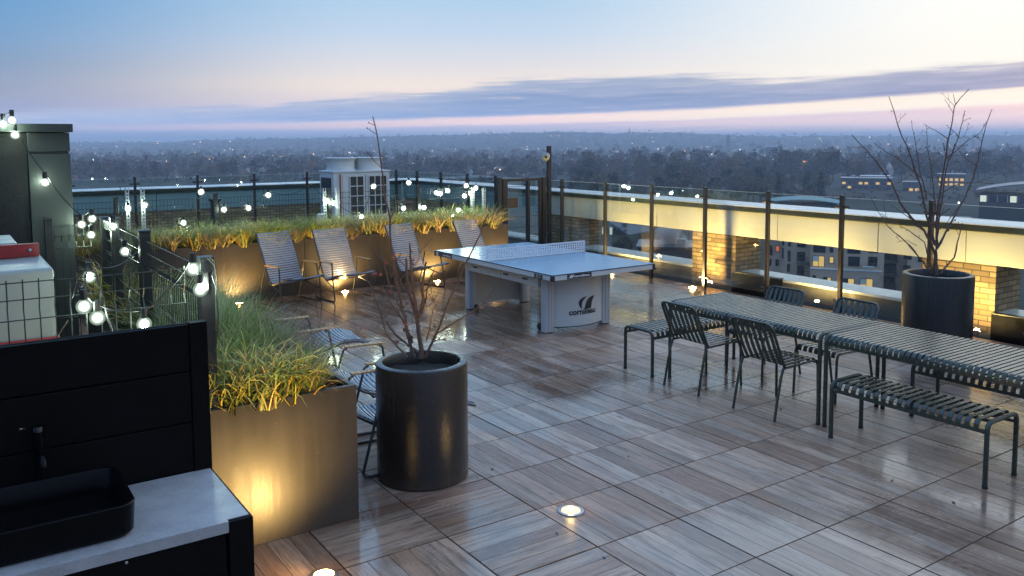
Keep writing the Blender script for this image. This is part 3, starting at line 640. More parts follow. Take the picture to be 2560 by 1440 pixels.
place(CH, USED, (2.955, 1.80, 0), -math.pi/2, 'olive slatted dining chair across the table facing the head bench end')
place(CH, USED, (2.955, 1.015, 0), -math.pi/2, 'olive slatted dining chair across the table near the table joint')
# ------------------------------------------------------------------ lounge chairs
def lounge_chair(recl=False):
    t = thing('lounge_chair', '', 'lounge chair', (0,0,0), 0, 'blue grey slatted lounge chairs'); W = .53
    ctrl = [(-.43,.405), (-.36,.398), (-.26,.375), (-.14,.335), (-.02,.30), (.05,.295), (.10,.325), (.15,.41), (.21,.55), (.28,.70), (.35,.84), (.40,.945), (.415,.985)]
    if recl: ctrl = [(-.62,.36), (-.50,.40), (-.38,.405), (-.24,.37), (-.10,.315), (.02,.30), (.12,.33), (.25,.41), (.38,.49), (.50,.545), (.60,.575)]
    P = [np.array(p) for p in ctrl]; D = [0]
    for a, b in zip(P, P[1:]): D.append(D[-1]+np.linalg.norm(b-a))
    def at(s):
        s = min(max(s, 0), D[-1])
        for k in range(len(D)-1):
            if s <= D[k+1]:
                u = (s-D[k])/(D[k+1]-D[k]); return P[k]*(1-u)+P[k+1]*u
        return P[-1]
    n = 37; seat, back = MB(), MB()
    for k in range(n):
        s = D[-1]*(k+.5)/n; c = at(s); tg = at(s+.01)-at(s-.01); tg /= np.linalg.norm(tg); nn = np.array([-tg[1], tg[0]]); h = .0105
        if nn[1] < 0: nn = -nn
        vs = []; fs = []; NS = 6
        for q in range(NS+1):
            xx = -W/2+W*q/NS; dip = .018*(1-(2*xx/W)**2)
            for (a, b) in ((-h, 0), (h, 0), (h, .010), (-h, .010)):
                p = c+tg*a+nn*(b-dip+.004); vs.append((xx, p[0], p[1]))
        for q in range(NS):
            for e in range(4): fs.append((q*4+e, q*4+(e+1)%4, q*4+4+(e+1)%4, q*4+4+e))
        fs += [(3,2,1,0), (NS*4, NS*4+1, NS*4+2, NS*4+3)]
        (seat if k < n*.45 else back).add(vs, fs)
    obj('seat', seat, M['chairslat'], t, local=True); obj('backrest', back, M['chairslat'], t, local=True)
    fr = MB()
    for s in (-1, 1):
        fr.tube([(s*(W/2+.006), p[0], p[1]-.008) for p in ctrl], .0105, 8)
    fr.tube([(-W/2, .05, .272), (W/2, .05, .272)], .009, 8); fr.tube([(-W/2, -.40, .385), (W/2, -.40, .385)], .009, 8)
    obj('side_rails', fr, M['chairframe'], t, smooth=True, local=True)
    for s in (-1, 1):
        x = s*.31; xo = s*.325
        pts = [(x, -.17, .545), (x, -.205, .53), (xo, -.245, .30), (xo, -.285, .04), (xo, -.27, .012), (xo, -.22, .010), (xo, .21, .010), (xo, .26, .012), (xo, .272, .04), (xo, .20, .30), (x, .135, .525), (x, .10, .545)]
        obj('leg_frame', MB().tube(pts, .0105, 8), M['chairframe'], t, smooth=True, local=True)
        ar = MB()
        for k in range(8):
            y = -.21+k*.042; ar.box(x-.027, x+.027, y+.002, y+.040, .549, .564)
        obj('armrest', ar, M['bamboo'], t, local=True, bevel=.003)
        obj('stay', MB().tube([(s*.27, .05, .28), (s*.318, -.25, .20)], .008, 6), M['chairframe'], t, local=True)
    return t
LC = lounge_chair()
for x, y, a, l in ((.47,8.10,14,'slatted lounge chair before the back planters, beside the wire fence corner'), (1.25,8.02,8,'slatted lounge chair before the back planters with an uplight glowing beneath its seat'),
                   (2.47,8.06,16,'slatted lounge chair before the back planters, behind the bare tree stems'), (3.66,8.02,15,'slatted lounge chair half hidden by the blue table tennis table')):
    place(LC, USED, (x, y, 0), rad(a), l)
LR = lounge_chair(True)
for x, y, a, l in ((-1.03,1.95,86,'reclined slatted lounge chair hidden behind the round pot, beside the large planter'), (-.76,2.75,82,'reclined slatted lounge chair second behind the round pot, seen over its armrest'), (-.86,4.15,86,'reclined slatted lounge chair just showing past the feathery grass')):
    place(LR, USED, (x, y, 0), rad(a), l)
# ------------------------------------------------------------------ text
def text_mesh(body, size, bold=.0):
    cu = bpy.data.curves.new('lettering', 'FONT'); cu.body = body; cu.size = size; cu.offset = bold; cu.align_x = 'LEFT'; cu.resolution_u = 3
    o = bpy.data.objects.new('lettering', cu); COL.objects.link(o); bpy.context.view_layer.update()
    dg = bpy.context.evaluated_depsgraph_get(); me = bpy.data.meshes.new_from_object(o.evaluated_get(dg))
    v = [tuple(p.co) for p in me.vertices]; f = [tuple(p.vertices) for p in me.polygons]
    bpy.data.objects.remove(o); bpy.data.curves.remove(cu); bpy.data.meshes.remove(me)
    return v, f
# ------------------------------------------------------------------ table tennis table
def tennis_table():
    X0, X1, Y0, Y1, Z = 2.09, 3.665, 4.055, 6.78, .76; xm = (X0+X1)/2; ym = 5.43
    t = thing('tennis_table', 'outdoor table tennis table with blue top, white perforated net and curved grey end panels', 'tennis table', (xm, ym, 0))
    for a, b in ((Y0, ym-.003), (ym+.003, Y1)):
        obj('blue_top', MB().box(X0+.004, X1-.004, a+(.004 if a == Y0 else 0), b-(.004 if b == Y1 else 0), Z-.008, Z), M['tblue'], t, bevel=.002)
    w = .02; lines = MB(); zz = Z+.0012
    for a, b, c_, d in ((X0+.004, X1-.004, Y0+.004, Y0+.024), (X0+.004, X1-.004, Y1-.024, Y1-.004), (X0+.004, X0+.024, Y0+.0245, Y1-.0245), (X1-.024, X1-.004, Y0+.0245, Y1-.0245)):
        lines.quad((a,c_,zz), (b,c_,zz), (b,d,zz), (a,d,zz))
    for a, b in ((Y0+.0245, ym-.02), (ym+.02, Y1-.0245)): lines.quad((xm-.002,a,zz), (xm+.002,a,zz), (xm+.002,b,zz), (xm-.002,b,zz))
    obj('court_lines', lines, simple('faded_court_line', (.3,.42,.55), .3), t)
    rim = MB()
    rim.box(X0-.004, X0+.02, Y0+.021, Y1-.021, Z-.068, Z-.009).box(X1-.02, X1+.004, Y0+.021, Y1-.021, Z-.068, Z-.009)
    rim.box(X0-.004, X1+.004, Y0-.004, Y0+.02, Z-.068, Z-.009).box(X0-.004, X1+.004, Y1-.02, Y1+.004, Z-.068, Z-.009)
    obj('rim', rim, M['tgrey'], t, bevel=.003)
    obj('edge_seal', MB().box(X0-.006, X0-.0005, Y0, Y1, Z-.011, Z-.004).box(X0, X1, Y0-.006, Y0-.0005, Z-.011, Z-.004).box(X1+.0005, X1+.006, Y0, Y1, Z-.011, Z-.004), M['ink'], t)
    for x in (X0, X1):
        for y in (Y0, Y1):
            sx = -1 if x == X0 else 1; sy = -1 if y == Y0 else 1
            obj('corner_guard', MB().box(*sorted((x+sx*.010, x-sx*.035)), *sorted((y+sy*.010, y-sy*.035)), Z-.075, Z-.006), M['ink'], t, bevel=.008)
    obj('under_tray', MB().box(X0+.05, X1-.05, Y0+.05, Y1-.05, Z-.05, Z-.02), M['upstand'], t)
    # net: a perforated sheet
    nz0, nz1 = Z+.003, Z+.155; nx0, nx1 = X0+.0, X1-.0; cols = 40; rows = 4; net = MB()
    cw = (nx1-nx0-.02)/cols; rh = (nz1-nz0-.03)/rows
    for cI in range(cols):
        for rI in range(rows):
            offx = 0
            x0 = nx0+.01+cI*cw; z0 = nz0+.015+rI*rh; cx = x0+cw/2; cz = z0+rh/2; ro = .0125
            outer = [(x0,z0),(cx,z0),(x0+cw,z0),(x0+cw,cz),(x0+cw,z0+rh),(cx,z0+rh),(x0,z0+rh),(x0,cz)]
            inn = [(cx+ro*math.cos(rad(-135+45*k)), cz+ro*math.sin(rad(-135+45*k))) for k in range(8)]
            if (cI+rI) % 2: continue_hole = True
            for y, flip in ((ym-.003, 0), (ym+.003, 1)):
                vs = [(a, y, b) for a, b in outer]+[(a, y, b) for a, b in inn]
                net.add(vs, [((k, (k+1)%8, 8+(k+1)%8, 8+k) if not flip else (8+k, 8+(k+1)%8, (k+1)%8, k)) for k in range(8)])
            vs = [(a, ym-.003, b) for a, b in inn]+[(a, ym+.003, b) for a, b in inn]
            net.add(vs, [(k, (k+1)%8, 8+(k+1)%8, 8+k) for k in range(8)])
    net.box(nx0, nx1, ym-.004, ym+.004, nz0, nz0+.015).box(nx0, nx1, ym-.004, ym+.004, nz1-.015, nz1).box(nx0, nx0+.01, ym-.004, ym+.004, nz0+.0155, nz1-.0155).box(nx1-.01, nx1, ym-.004, ym+.004, nz0+.0155, nz1-.0155)
    obj('net', net, M['tnet'], t)
    obj('net_bracket', MB().box(nx1, nx1+.012, ym-.012, ym+.012, Z-.06, nz1), M['tnet'], t, bevel=.002)
    # legs and curved end panels
    lx0, lx1 = 2.245, 3.115; lw = .155
    for sy, y in ((-1, 4.46), (1, 6.20)):
        for x in (lx0, lx1+.01):
            m = MB(); r = .045; pr = []
            for a in range(0, 360, 30):
                pr.append(((lw/2-r)*(1 if math.cos(rad(a)) > .01 else -1 if math.cos(rad(a)) < -.01 else 0)+r*math.cos(rad(a)), (.055-r)*(1 if math.sin(rad(a)) > .01 else -1 if math.sin(rad(a)) < -.01 else 0)+r*math.sin(rad(a))))
            n = len(pr); vs = [(x+lw/2+p, y+q, z) for z in (.012, Z-.07) for p, q in pr]
            m.add(vs, [(k, (k+1)%n, n+(k+1)%n, n+k) for k in range(n)]+[tuple(range(n-1,-1,-1)), tuple(range(n, 2*n))])
            lg = obj('leg', m, M['talu'], t)
            gv = MB()
            for q in (-.022, .022): gv.box(x+lw/2+q-.0015, x+lw/2+q+.0015, *sorted((y+sy*.0553, y+sy*.0565)), .03, Z-.08)
            obj('groove', gv, M['upstand'], lg); obj('foot', MB().box(x+.03, x+lw-.03, y-.03, y+.03, 0, .012), M['rubber'], lg)
        m = MB(); n = 20; vs = []; xa, xb = lx0+lw-.02, lx1+.03
        def yc(x): u = (x-xa)/(xb-xa); return y+sy*(-.02+.17*4*u*(1-u)*.62+.05*u)
        for k in range(n+1):
            x = xa+(xb-xa)*k/n
            for z in (.05, Z-.07):
                vs.append((x, yc(x), z)); vs.append((x, yc(x)-sy*.012, z))
        fs = []
        for k in range(n):
            a = 4*k; b = a+4; fs += [(a, b, b+2, a+2), (a+1, a+3, b+3, b+1), (a, a+1, b+1, b), (a+2, b+2, b+3, a+3)]
        pn = obj('end_panel', m.add(vs, fs), M['tgrey'], t, smooth=True)
        obj('panel_foot_strip', MB().tube([(xa+(xb-xa)*k/12, yc(xa+(xb-xa)*k/12)-sy*.006, .044) for k in range(13)], .007, 6), M['wprint'] if sy > 0 else M['rubber'], t)
        if sy < 0:
            # printed name and two swept blades, wrapped on the curve
            v, f = text_mesh('cornilleau', .098, .0035); wd = max(p[0] for p in v); k_ = .40/wd; x0 = 2.585
            tm = MB().add([(x0+p[0]*k_, yc(x0+p[0]*k_)-.0022, .185+p[1]*k_*1.0) for p in v], f)
            obj('name_print', tm, M['ink'], pn)
            lm = MB()
            def blade(bx0, bx1, tx0, tx1, z0, z1, bow):
                q = []; N = 8
                for k in range(N+1):
                    u = k/N; zz_ = z0+(z1-z0)*u; b_ = bow*math.sin(math.pi*u*.5)
                    q.append((bx0+(tx0-bx0)*u**1.7-bow*math.sin(math.pi*u), bx1+(tx1-bx1)*u**1.7-bow*.75*math.sin(math.pi*u), zz_))
                for a_, b_ in zip(q, q[1:]):
                    lm.quad(*[(xx, yc(xx)-.0022, zz2) for xx, zz2 in ((a_[0], a_[2]), (a_[1], a_[2]), (b_[1], b_[2]), (b_[0], b_[2]))])
            for poly in ([(1607,829),(1582,833),(1556,846),(1534,868),(1526,892),(1532,920),(1545,941),(1558,949),(1555,925),(1556,900),(1566,872),(1582,850)], [(1682,821),(1650,826),(1622,842),(1602,866),(1591,896),(1584,925),(1577,946),(1610,947),(1644,940),(1648,912),(1654,880),(1664,852)]):
                q_ = [at_y(1040+a/3.765, 520+b/3.765, 4.36) for a, b in poly]; q_ = [(p_[0], yc(p_[0])-.0022, p_[2]) for p_ in q_]
                lm.add(q_, [tuple(range(len(q_)))])
            obj('blade_emblem', lm, M['ink'], pn)
    # side aprons with ball holders
    for x, s in ((2.235, -1), (3.30, 1)):
        ap = obj('side_apron', MB().box(*sorted((x, x-s*.05)), 4.53, 6.14, .545, Z-.069), M['tgrey'], t, bevel=.004)
        xs = x+s*.0015
        obj('seam', MB().box(*sorted((x, xs)), 5.33, 5.336, .55, Z-.075), M['ink'], ap)
        for y in (4.80, 5.22, 5.95): obj('ball_holder', MB().box(*sorted((x, x+s*.006)), y-.055, y+.055, .60, .622), M['ink'], ap, bevel=.002)
    # wheels
    for y in (4.60, 6.05): obj('wheel', MB().tube([(2.30, y, .045), (2.33, y, .045)], .043, 16), M['rubber'], t, smooth=True)
    # prints on the rim
    xf_ = X0-.0062
    v, f = text_mesh('510', .062, .0045); wd = max(p[0] for p in v); k_ = .17/wd
    obj('number_print', MB().add([(xf_, 4.40-p[0]*k_, Z-.063+p[1]*1.0) for p in v], f), M['ink'], t)
    pl = obj('name_plate', MB().box(X0-.0055, X0-.003, 6.30, 6.68, Z-.066, Z-.012), M['ink'], t)
    v, f = text_mesh('cornilleau', .036, .0008); wd = max(p[0] for p in v); k_ = .22/wd
    obj('name_print', MB().add([(X0-.0072, 6.55-p[0]*k_, Z-.050+p[1]) for p in v], f), M['wprint'], pl)
    pl = obj('name_plate', MB().box(2.30, 2.66, Y0-.0075, Y0-.005, Z-.064, Z-.013), M['ink'], t)
    obj('name_print', MB().add([(2.40+p[0]*k_*1.05, Y0-.0088, Z-.050+p[1]) for p in v], f), M['wprint'], pl)
    em = MB()
    for dx in (0, .03): em.add([(2.325+dx, Y0-.0088, Z-.056), (2.343+dx, Y0-.0088, Z-.056), (2.372+dx, Y0-.0088, Z-.02), (2.348+dx, Y0-.0088, Z-.02)], [(0,1,2,3)])
    obj('blade_emblem', em, M['wprint'], pl)
    return t
tennis_table()
# ------------------------------------------------------------------ outdoor sink unit
def sink():
    t = thing('sink_unit', 'black outdoor sink unit with pale stone worktop and tall black splashback', 'sink unit', (-3.3, -.18, 0))
    cab = obj('cabinet', MB().box(-4.7, -2.795, -.44, .09, .06, .858), M['kitchen'], t)
    obj('door', MB().box(-3.60, -2.80, -.462, -.442, .07, .852), M['kitchen'], cab, bevel=.003)
    obj('door', MB().box(-4.40, -3.606, -.462, -.442, .07, .852), M['kitchen'], cab, bevel=.003)
    obj('screw', MB().ball((-3.14, -.463, .845), .006, 8, 5), M['steel'], cab)
    obj('end_panel', MB().box(-2.79, -2.700, -.468, .0985, .0, .8975), M['kitchen'], t, bevel=.003)
    obj('worktop', MB().box(-4.7, -2.7915, -.470, .098, .86, .902).box(-2.7915, -2.711, -.448, .098, .8985, .902), M['stone'], t)
    for k, (a, b) in enumerate(((.905, 1.112), (1.118, 1.33), (1.336, 1.532))): obj('splash_board', MB().box(-4.7, -2.775, .10, .125, a, b), M['kitchen'], t, bevel=.003)
    obj('splash_frame', MB().box(-2.772, -2.70, .095, .15, .0, 1.538).box(-4.7, -2.774, .126, .145, .0, 1.534), M['kitchen'], t, bevel=.003)
    b = MB(); xs0, xs1, ya, yb, zt, zb = -3.95, -3.085, -.405, .03, 1.025, .9045; r = .06
    def rr(x0, x1, y0, y1, r):
        p = []
        for cx, cy_, a0 in ((x1-r, y1-r, 0), (x0+r, y1-r, 90), (x0+r, y0+r, 180), (x1-r, y0+r, 270)):
            for k in range(6): a = rad(a0+90*k/5); p.append((cx+r*math.cos(a), cy_+r*math.sin(a)))
        return p
    rings = [(rr(xs0+.02, xs1-.02, ya+.02, yb-.02, r*.8), zb), (rr(xs0+.006, xs1-.006, ya+.006, yb-.006, r), zb+.015), (rr(xs0, xs1, ya, yb, r), zt-.004), (rr(xs0+.003, xs1-.003, ya+.003, yb-.003, r), zt), (rr(xs0+.012, xs1-.012, ya+.012, yb-.012, r*.9), zt), (rr(xs0+.016, xs1-.016, ya+.016, yb-.016, r*.9), zt-.006), (rr(xs0+.03, xs1-.03, ya+.03, yb-.03, r*.8), zb+.03)]
    n = len(rings[0][0]); vs = [(*p, z) for ring, z in rings for p in ring]; fs = []
    for k in range(len(rings)-1):
        for q in range(n): fs.append((k*n+q, k*n+(q+1)%n, (k+1)*n+(q+1)%n, (k+1)*n+q))
    fs.append(tuple(range((len(rings)-1)*n, len(rings)*n))); fs.append(tuple(range(n-1, -1, -1)))
    bs = thing('basin', 'black rectangular basin standing on the pale worktop', 'basin', (-3.5, -.19, zb)); obj('bowl', b.add(vs, fs), M['basin'], bs, smooth=True)
    obj('drain', MB().cyl((-3.30, -.19), .03, zb+.0305, zb+.034, 16), M['chrome'], bs)
    f = thing('tap', 'black single lever tap behind the basin', 'tap', (-3.345, .06, .9025))
    obj('body', MB().cyl((-3.345, .062), .026, .9025, .915, 16).cyl((-3.345, .062), .019, .915, 1.20, 16), M['basin'], f, smooth=True)
    obj('spout', MB().tube([(-3.345, .062, 1.13), (-3.345, .03, 1.14), (-3.345, -.06, 1.14), (-3.345, -.085, 1.128), (-3.345, -.09, 1.11)], .012, 10), M['basin'], f, smooth=True)
    obj('lever', MB().cyl((-3.345, .062), .020, 1.202, 1.222, 16).tube([(-3.345, .062, 1.222), (-3.365, .02, 1.236), (-3.41, -.02, 1.245)], .005, 8), M['chrome'], f, smooth=True)
sink()
# ------------------------------------------------------------------ stair tower and white cabinet
def tower():
    t = thing('stair_tower', 'grey clad stair tower with projecting cap, festoon bulbs hung from its top', 'tower', (-3.6, 4.9, -.09))
    obj('dark_wall', MB().box(-7.0, -2.975, 4.62, 9.5, -.09, 2.37), M['render'], t)
    obj('cladding', MB().box(-2.972, -2.655, 4.60, 8.2, -.09, 2.196).box(-2.972, -2.665, 4.612, 8.19, 2.197, 2.216).box(-2.972, -2.655, 4.60, 8.2, 2.217, 2.375), M['clad'], t, bevel=.004)
    obj('cap', MB().box(-7.1, -2.632, 4.54, 9.6, 2.38, 2.45), M['clad'], t, bevel=.006)
tower()
wb = thing('white_cabinet', 'white box shaped cabinet banded in red behind the wire fence', 'cabinet', (-3.75, 2.3, -.09))
obj('body', MB().box(-4.6, -3.10, 1.75, 2.9, -.05, 1.60), M['white'], wb, bevel=.02)
obj('red_band', MB().box(-4.61, -3.09, 1.74, 2.91, 1.17, 1.215), M['red'], wb, bevel=.004)
obj('plinth', MB().box(-4.55, -3.15, 1.8, 2.85, -.09, -.051), M['upstand'], wb)
obj('red_trim', MB().box(-4.61, -3.12, 2.30, 2.33, 1.603, 1.685), M['red'], wb, bevel=.004)
mb = MB()
for x in (-4.1, -3.75, -3.4, -3.17): mb.ball((x, 2.298, 1.645), .012, 8, 5)
obj('rivet', mb, M['steel'], wb)
obj('raised_lid', MB().box(-4.6, -3.23, 2.36, 2.9, 1.602, 1.69), M['white'], wb, bevel=.01)
# ------------------------------------------------------------------ condenser
def condenser():
    x0, x1, y0, y1, zt = 3.16, 4.44, 13.0, 13.75, 1.63
    t = thing('condenser', 'white twin fan air conditioning condenser standing by the back parapet', 'condenser', ((x0+x1)/2, 13.4, -.09))
    obj('casing', MB().box(x0, x1, y0, y1, .02, zt), M['acwhite'], t, bevel=.012)
    obj('plinth', MB().box(x0+.05, x1-.05, y0+.05, y1-.05, -.09, .019), M['upstand'], t)
    def grille(a, b, nx):
        gp = obj('coil_opening', MB().box(a, b, y0-.012, y0-.001, .72, 1.55), M['grille'], t)
        m = MB()
        for k in range(nx+1): xx = a+(b-a)*k/nx; m.box(xx-.009, xx+.009, y0-.022, y0-.013, .72, 1.55)
        for k in range(5): z = .72+.83*k/4; m.box(a-.009, b+.009, y0-.020, y0-.0125, z-.009, z+.009)
        obj('guard_bars', m, M['acwhite'], gp)
    grille(3.52, 3.83, 2); grille(3.95, 4.36, 3)
    obj('panel_seam', MB().box(3.872, 3.882, y0-.004, y0-.0005, .08, 1.58).box(3.36, 3.365, y0-.004, y0-.0005, .08, 1.58), M['grille'], t)
    obj('side_coil', MB().box(x0-.012, x0-.001, y0+.12, y1-.1, .25, 1.52), M['grille'], t)
    obj('top_flange', MB().box(x0-.02, x1+.02, y0-.02, y1+.02, zt+.001, zt+.03), M['acwhite'], t, bevel=.006)
    for cx in (3.49, 4.11):
        c_ = obj('fan_cowl', MB().lathe((cx, 13.38, 0), [(.34,zt+.031),(.30,zt+.055),(.285,zt+.12),(.285,zt+.20),(.30,zt+.26),(.325,zt+.285),(.33,zt+.30),(.31,zt+.305),(.27,zt+.29),(.265,zt+.05)], 36), M['acwhite'], t, smooth=True)
        fb = MB().cyl((cx, 13.38), .07, zt+.10, zt+.2, 14)
        for k in range(4):
            a = k*math.pi/2; fb.add([(cx+.07*math.cos(a), 13.38+.07*math.sin(a), zt+.12), (cx+.25*math.cos(a), 13.38+.25*math.sin(a), zt+.13), (cx+.25*math.cos(a+.6), 13.38+.25*math.sin(a+.6), zt+.17), (cx+.07*math.cos(a+.8), 13.38+.07*math.sin(a+.8), zt+.17)], [(0,1,2,3)])
        obj('fan', fb, M['grille'], c_)
    obj('red_pipe', MB().tube([(3.30, y0-.03, 1.6), (3.30, y0-.03, .62), (3.34, y0-.06, .50), (3.5, y0-.1, .42)], .014, 8), M['red'], t, smooth=True)
condenser()
# ------------------------------------------------------------------ wire fences
def wire_run(mb, a, b, z0, z1, step=.05, kink=.028, hz=None):
    a = np.array(a); b = np.array(b); L = np.linalg.norm(b-a); d = (b-a)/L; nn = np.array([-d[1], d[0]])
    n = max(1, int(L/step)); H = z1-z0
    kz = [z1-.20, z1-.10] if H < 1.2 else [z0+.35, z0+.40+.02, z1-.20, z1-.10]
    for k in range(n+1):
        p = a+d*(L*k/n)
        pts = [(p[0], p[1], z0)]
        for q in range(0, len(kz), 2):
            zm = (kz[q]+kz[q+1])/2; pts += [(p[0], p[1], kz[q]), (*(p+nn*kink), zm), (p[0], p[1], kz[q+1])]
        pts.append((p[0], p[1], z1)); mb.tube(pts, .0036 if H > .8 and a[1] < 5 else .0028, 3, cap=False)
    for z in (hz or [z0+.02, z0+.35, z0+.42, (z0+z1)/2, z1-.20, z1-.10, z1-.015]):
        mb.tube([(*(a+nn*.003), z), (*(b+nn*.003), z)], .003, 4, cap=False)
def fence_post(t, x, y, z1, s=.03, z0=-.05):
    p = obj('post', MB().box(x-s, x+s, y-s, y+s, z0, z1), M['black'], t, bevel=.003)
    obj('post_cap', MB().box(x-s-.004, x+s+.004, y-s-.004, y+s+.004, z1+.0005, z1+.018), M['black'], p, bevel=.004)
f1 = thing('wire_fence', 'dark wire mesh fence behind the back planters, strung with festoon bulbs', 'fence', (1.5, 9.53, -.05))
xs = [-2.45, -1.53, -.15, 1.66, 3.3, 4.86]
for x in xs[:-1]: fence_post(f1, x, 9.53, 1.50)
for a, b in zip(xs, xs[1:]):
    mb = MB(); wire_run(mb, (a+.03, 9.53), (b-.03, 9.53), -.02, 1.46); obj('mesh_panel', mb, M['wire'], f1)
f2 = thing('wire_fence', 'tall dark wire mesh fence with square posts beside the sink planters', 'fence', (-2.575, 2.1, -.05))
for y, z in ((1.17, 1.655), (2.80, 1.66), (3.95, 1.665), (4.50, 1.63)): fence_post(f2, -2.43, y, z, .036)
for a, b in ((1.21, 2.76), (2.84, 3.91)):
    mb = MB(); wire_run(mb, (-2.43, a), (-2.43, b), .76, 1.62, .05, .03); obj('mesh_panel', mb, M['wire'], f2)
mb = MB().box(-2.455, -2.405, 3.99, 4.46, 1.56, 1.63).box(-2.455, -2.405, 3.99, 4.46, .86, .92)
obj('gate_leaf', mb.box(-2.45, -2.41, 3.99, 4.02, .921, 1.559), M['black'], f2, bevel=.003)
mb = MB(); wire_run(mb, (-2.43, 4.03), (-2.43, 4.46), .92, 1.56, .04, .0); obj('gate_mesh', mb, M['wire'], f2)
f3 = thing('wire_fence', 'dark wire mesh fence panel behind the black splashback', 'fence', (-3.4, 1.17, -.05))
fence_post(f3, -4.5, 1.17, 1.64, .036)
mb = MB(); wire_run(mb, (-4.46, 1.17), (-2.54, 1.17), .0, 1.63, .068, .03, [.02, .4, .47, .85, 1.23, 1.43, 1.53, 1.615]); obj('mesh_panel', mb, M['wire'], f3)
f4 = thing('wire_fence', 'short wire mesh fence panel in front of the grey tower', 'fence', (-2.8, 4.50, -.05))
fence_post(f4, -2.86, 4.50, 1.64, .03)
mb = MB(); wire_run(mb, (-2.82, 4.50), (-2.54, 4.50), .0, 1.60, .055, .03); obj('mesh_panel', mb, M['wire'], f4)
def strut(x, y, z0, z1, label):
    t = thing('perforated_upright', label, 'upright', (x, y, z0), 0, 'perforated galvanised uprights on the back fence')
    for ax in (0, 1):
        mb = MB(); n = int((z1-z0)/.05); w = .048
        def fl(u0, u1, a, b):
            if ax == 0: mb.box(x+u0, x+u1, y-.0015, y+.0015, a, b)
            else: mb.box(x-.0015, x+.0015, y+.002+u0, y+.002+u1, a, b)
        fl(0, .013, z0, z1); fl(w-.013, w, z0, z1)
        for k in range(n): z = z0+k*.05; fl(.0131, w-.0131, z, z+.024)
        obj('flange', mb, M['galv'], t)
for px, l in ((313,'perforated galvanised upright beside the fence post near the tower, one of a pair'), (352,'perforated galvanised upright under the brighter bulb near the tower'), (808,'perforated galvanised upright just before the condenser, with small grey box'), (841,'perforated galvanised upright against the condenser corner'),
              (1180,'perforated galvanised upright among the bulbs before the gate'), (1208,'wider perforated galvanised upright next to the gate')):
    p = at_y(px, 470, 9.47); strut(p[0], 9.47, -.05, p[2], l)
p = at_y(801, 545, 9.44); bx_ = thing('junction_box', 'small grey junction box low on a perforated upright', 'box', (p[0], 9.42, p[2]))
obj('case', MB().box(p[0]-.06, p[0]+.06, 9.38, 9.45, p[2]-.07, p[2]+.07), M['galv'], bx_, bevel=.008)
obj('gland', MB().cyl((p[0]-.03, 9.41), .012, p[2]-.10, p[2]-.071, 10), M['wprint'], bx_)
p = at_y(537, 495, 11.5); vp = thing('vent_pipe', 'short black vent pipe with flared cap behind the back fence', 'vent pipe', (p[0], 11.5, -.09))
obj('pipe', MB().cyl((p[0], 11.5), .075, -.09, p[2]-.05, 20), M['charcoal'], vp, smooth=True); obj('cap', MB().lathe((p[0], 11.5, p[2]-.06), [(.075,0),(.11,.02),(.115,.05),(.0,.065)], 20), M['charcoal'], vp, smooth=True)
# ------------------------------------------------------------------ festoon lights
def festoon(label, pts, sag, name='festoon_lights', kind=None):
    """pts: bulb positions along the cable (None radius for plain cable points)"""
    P = [np.array(p[:3]) for p in pts]
    t = thing(name, label, 'string lights', tuple(P[0]), 0, 'strings of festoon bulbs')
    path = []
    for a, b in zip(P, P[1:]):
        L = np.linalg.norm(b-a)
        for k in range(8):
            u = k/8; q = a*(1-u)+b*u; q = q+np.array([0,0,-sag*L*4*u*(1-u)]); path.append(q+np.array([0,0,.075]))
    path.append(P[-1]+np.array([0,0,.075]))
    obj('cable', MB().tube(path, .0045, 5), M['cable'], t)
    br = .052 if P[0][1] > 9 else .038  # radius enlarged so the shells take in the painted halo
    for p in pts:
        if len(p) > 3: continue
        k = R.uniform(-.012, .012)
        b = obj('bulb', MB().ball((p[0]+k, p[1], p[2]), br, 14, 10), M['bulb'], t, smooth=True)
        obj('inner_halo', MB().ball((p[0]+k, p[1], p[2]), br*.76, 12, 8), M['bulbhalo'], b, smooth=True)
        obj('lamp_core', MB().ball((p[0]+k, p[1], p[2]), br*.54, 10, 6), M['bulbcore'], b, smooth=True)
        obj('socket', MB().cyl((p[0]+k, p[1]), 0.017, p[2]+br-.003, p[2]+.085, 8), M['cable'], b, smooth=True)
Yb = 9.43
def by(px, py_, Y=Yb): return tuple(at_y(px, py_, Y))
festoon('festoon string hung from the tower cap down to the gate posts', [by(-60,316,4.5), by(8,310,4.5), by(32,301,4.48), by(34,337,4.5), by(115,456,4.45), by(176,535,4.46)+(0,), by(207,561,4.45), by(230,547,4.44), by(229,587,4.43)], .06)
festoon('festoon string looped along the fence posts beside the sink planters', [tuple(at_x(282,566,-2.48)), tuple(at_x(317,628,-2.48)), by(345,655,2.4)+(0,), by(222,692,1.9), by(190,740,1.15)+(0,), by(212,766,1.10), by(238,795,1.10), by(363,810,1.10), by(420,760,1.10)+(0,), by(484,672,1.10), by(503,724,1.08)], .10)
festoon('festoon string along the back fence between the tower and the condenser', [by(300,480)+(0,), by(320,521), by(362,514), by(458,557), by(503,480), by(559,524), by(622,520), by(671,488), by(780,470)+(0,), by(817,502), by(833,508), by(903,542), by(934,466), by(975,500)+(0,)], .16)
festoon('festoon string along the back fence between the condenser and the gate', [by(975,505)+(0,), by(1010,520), by(1023,457), by(1061,519), by(1082,470)+(0,), by(1092,482), by(1102,484), by(1119,477), by(1140,450)+(0,), by(1166,464), by(1160,490), by(1177,484), by(1190,470), by(1147,525), by(1133,540)], .12)
fl_ = thing('flood_lamp', 'small bright flood lamp clipped to the fence post above the splashback', 'lamp', by(507,716,1.1))
p = by(507,708,1.1)
obj('housing', MB().box(p[0]-.03, p[0]+.035, 1.105, 1.13, p[2]-.05, p[2]+.06), M['cable'], fl_, bevel=.006)
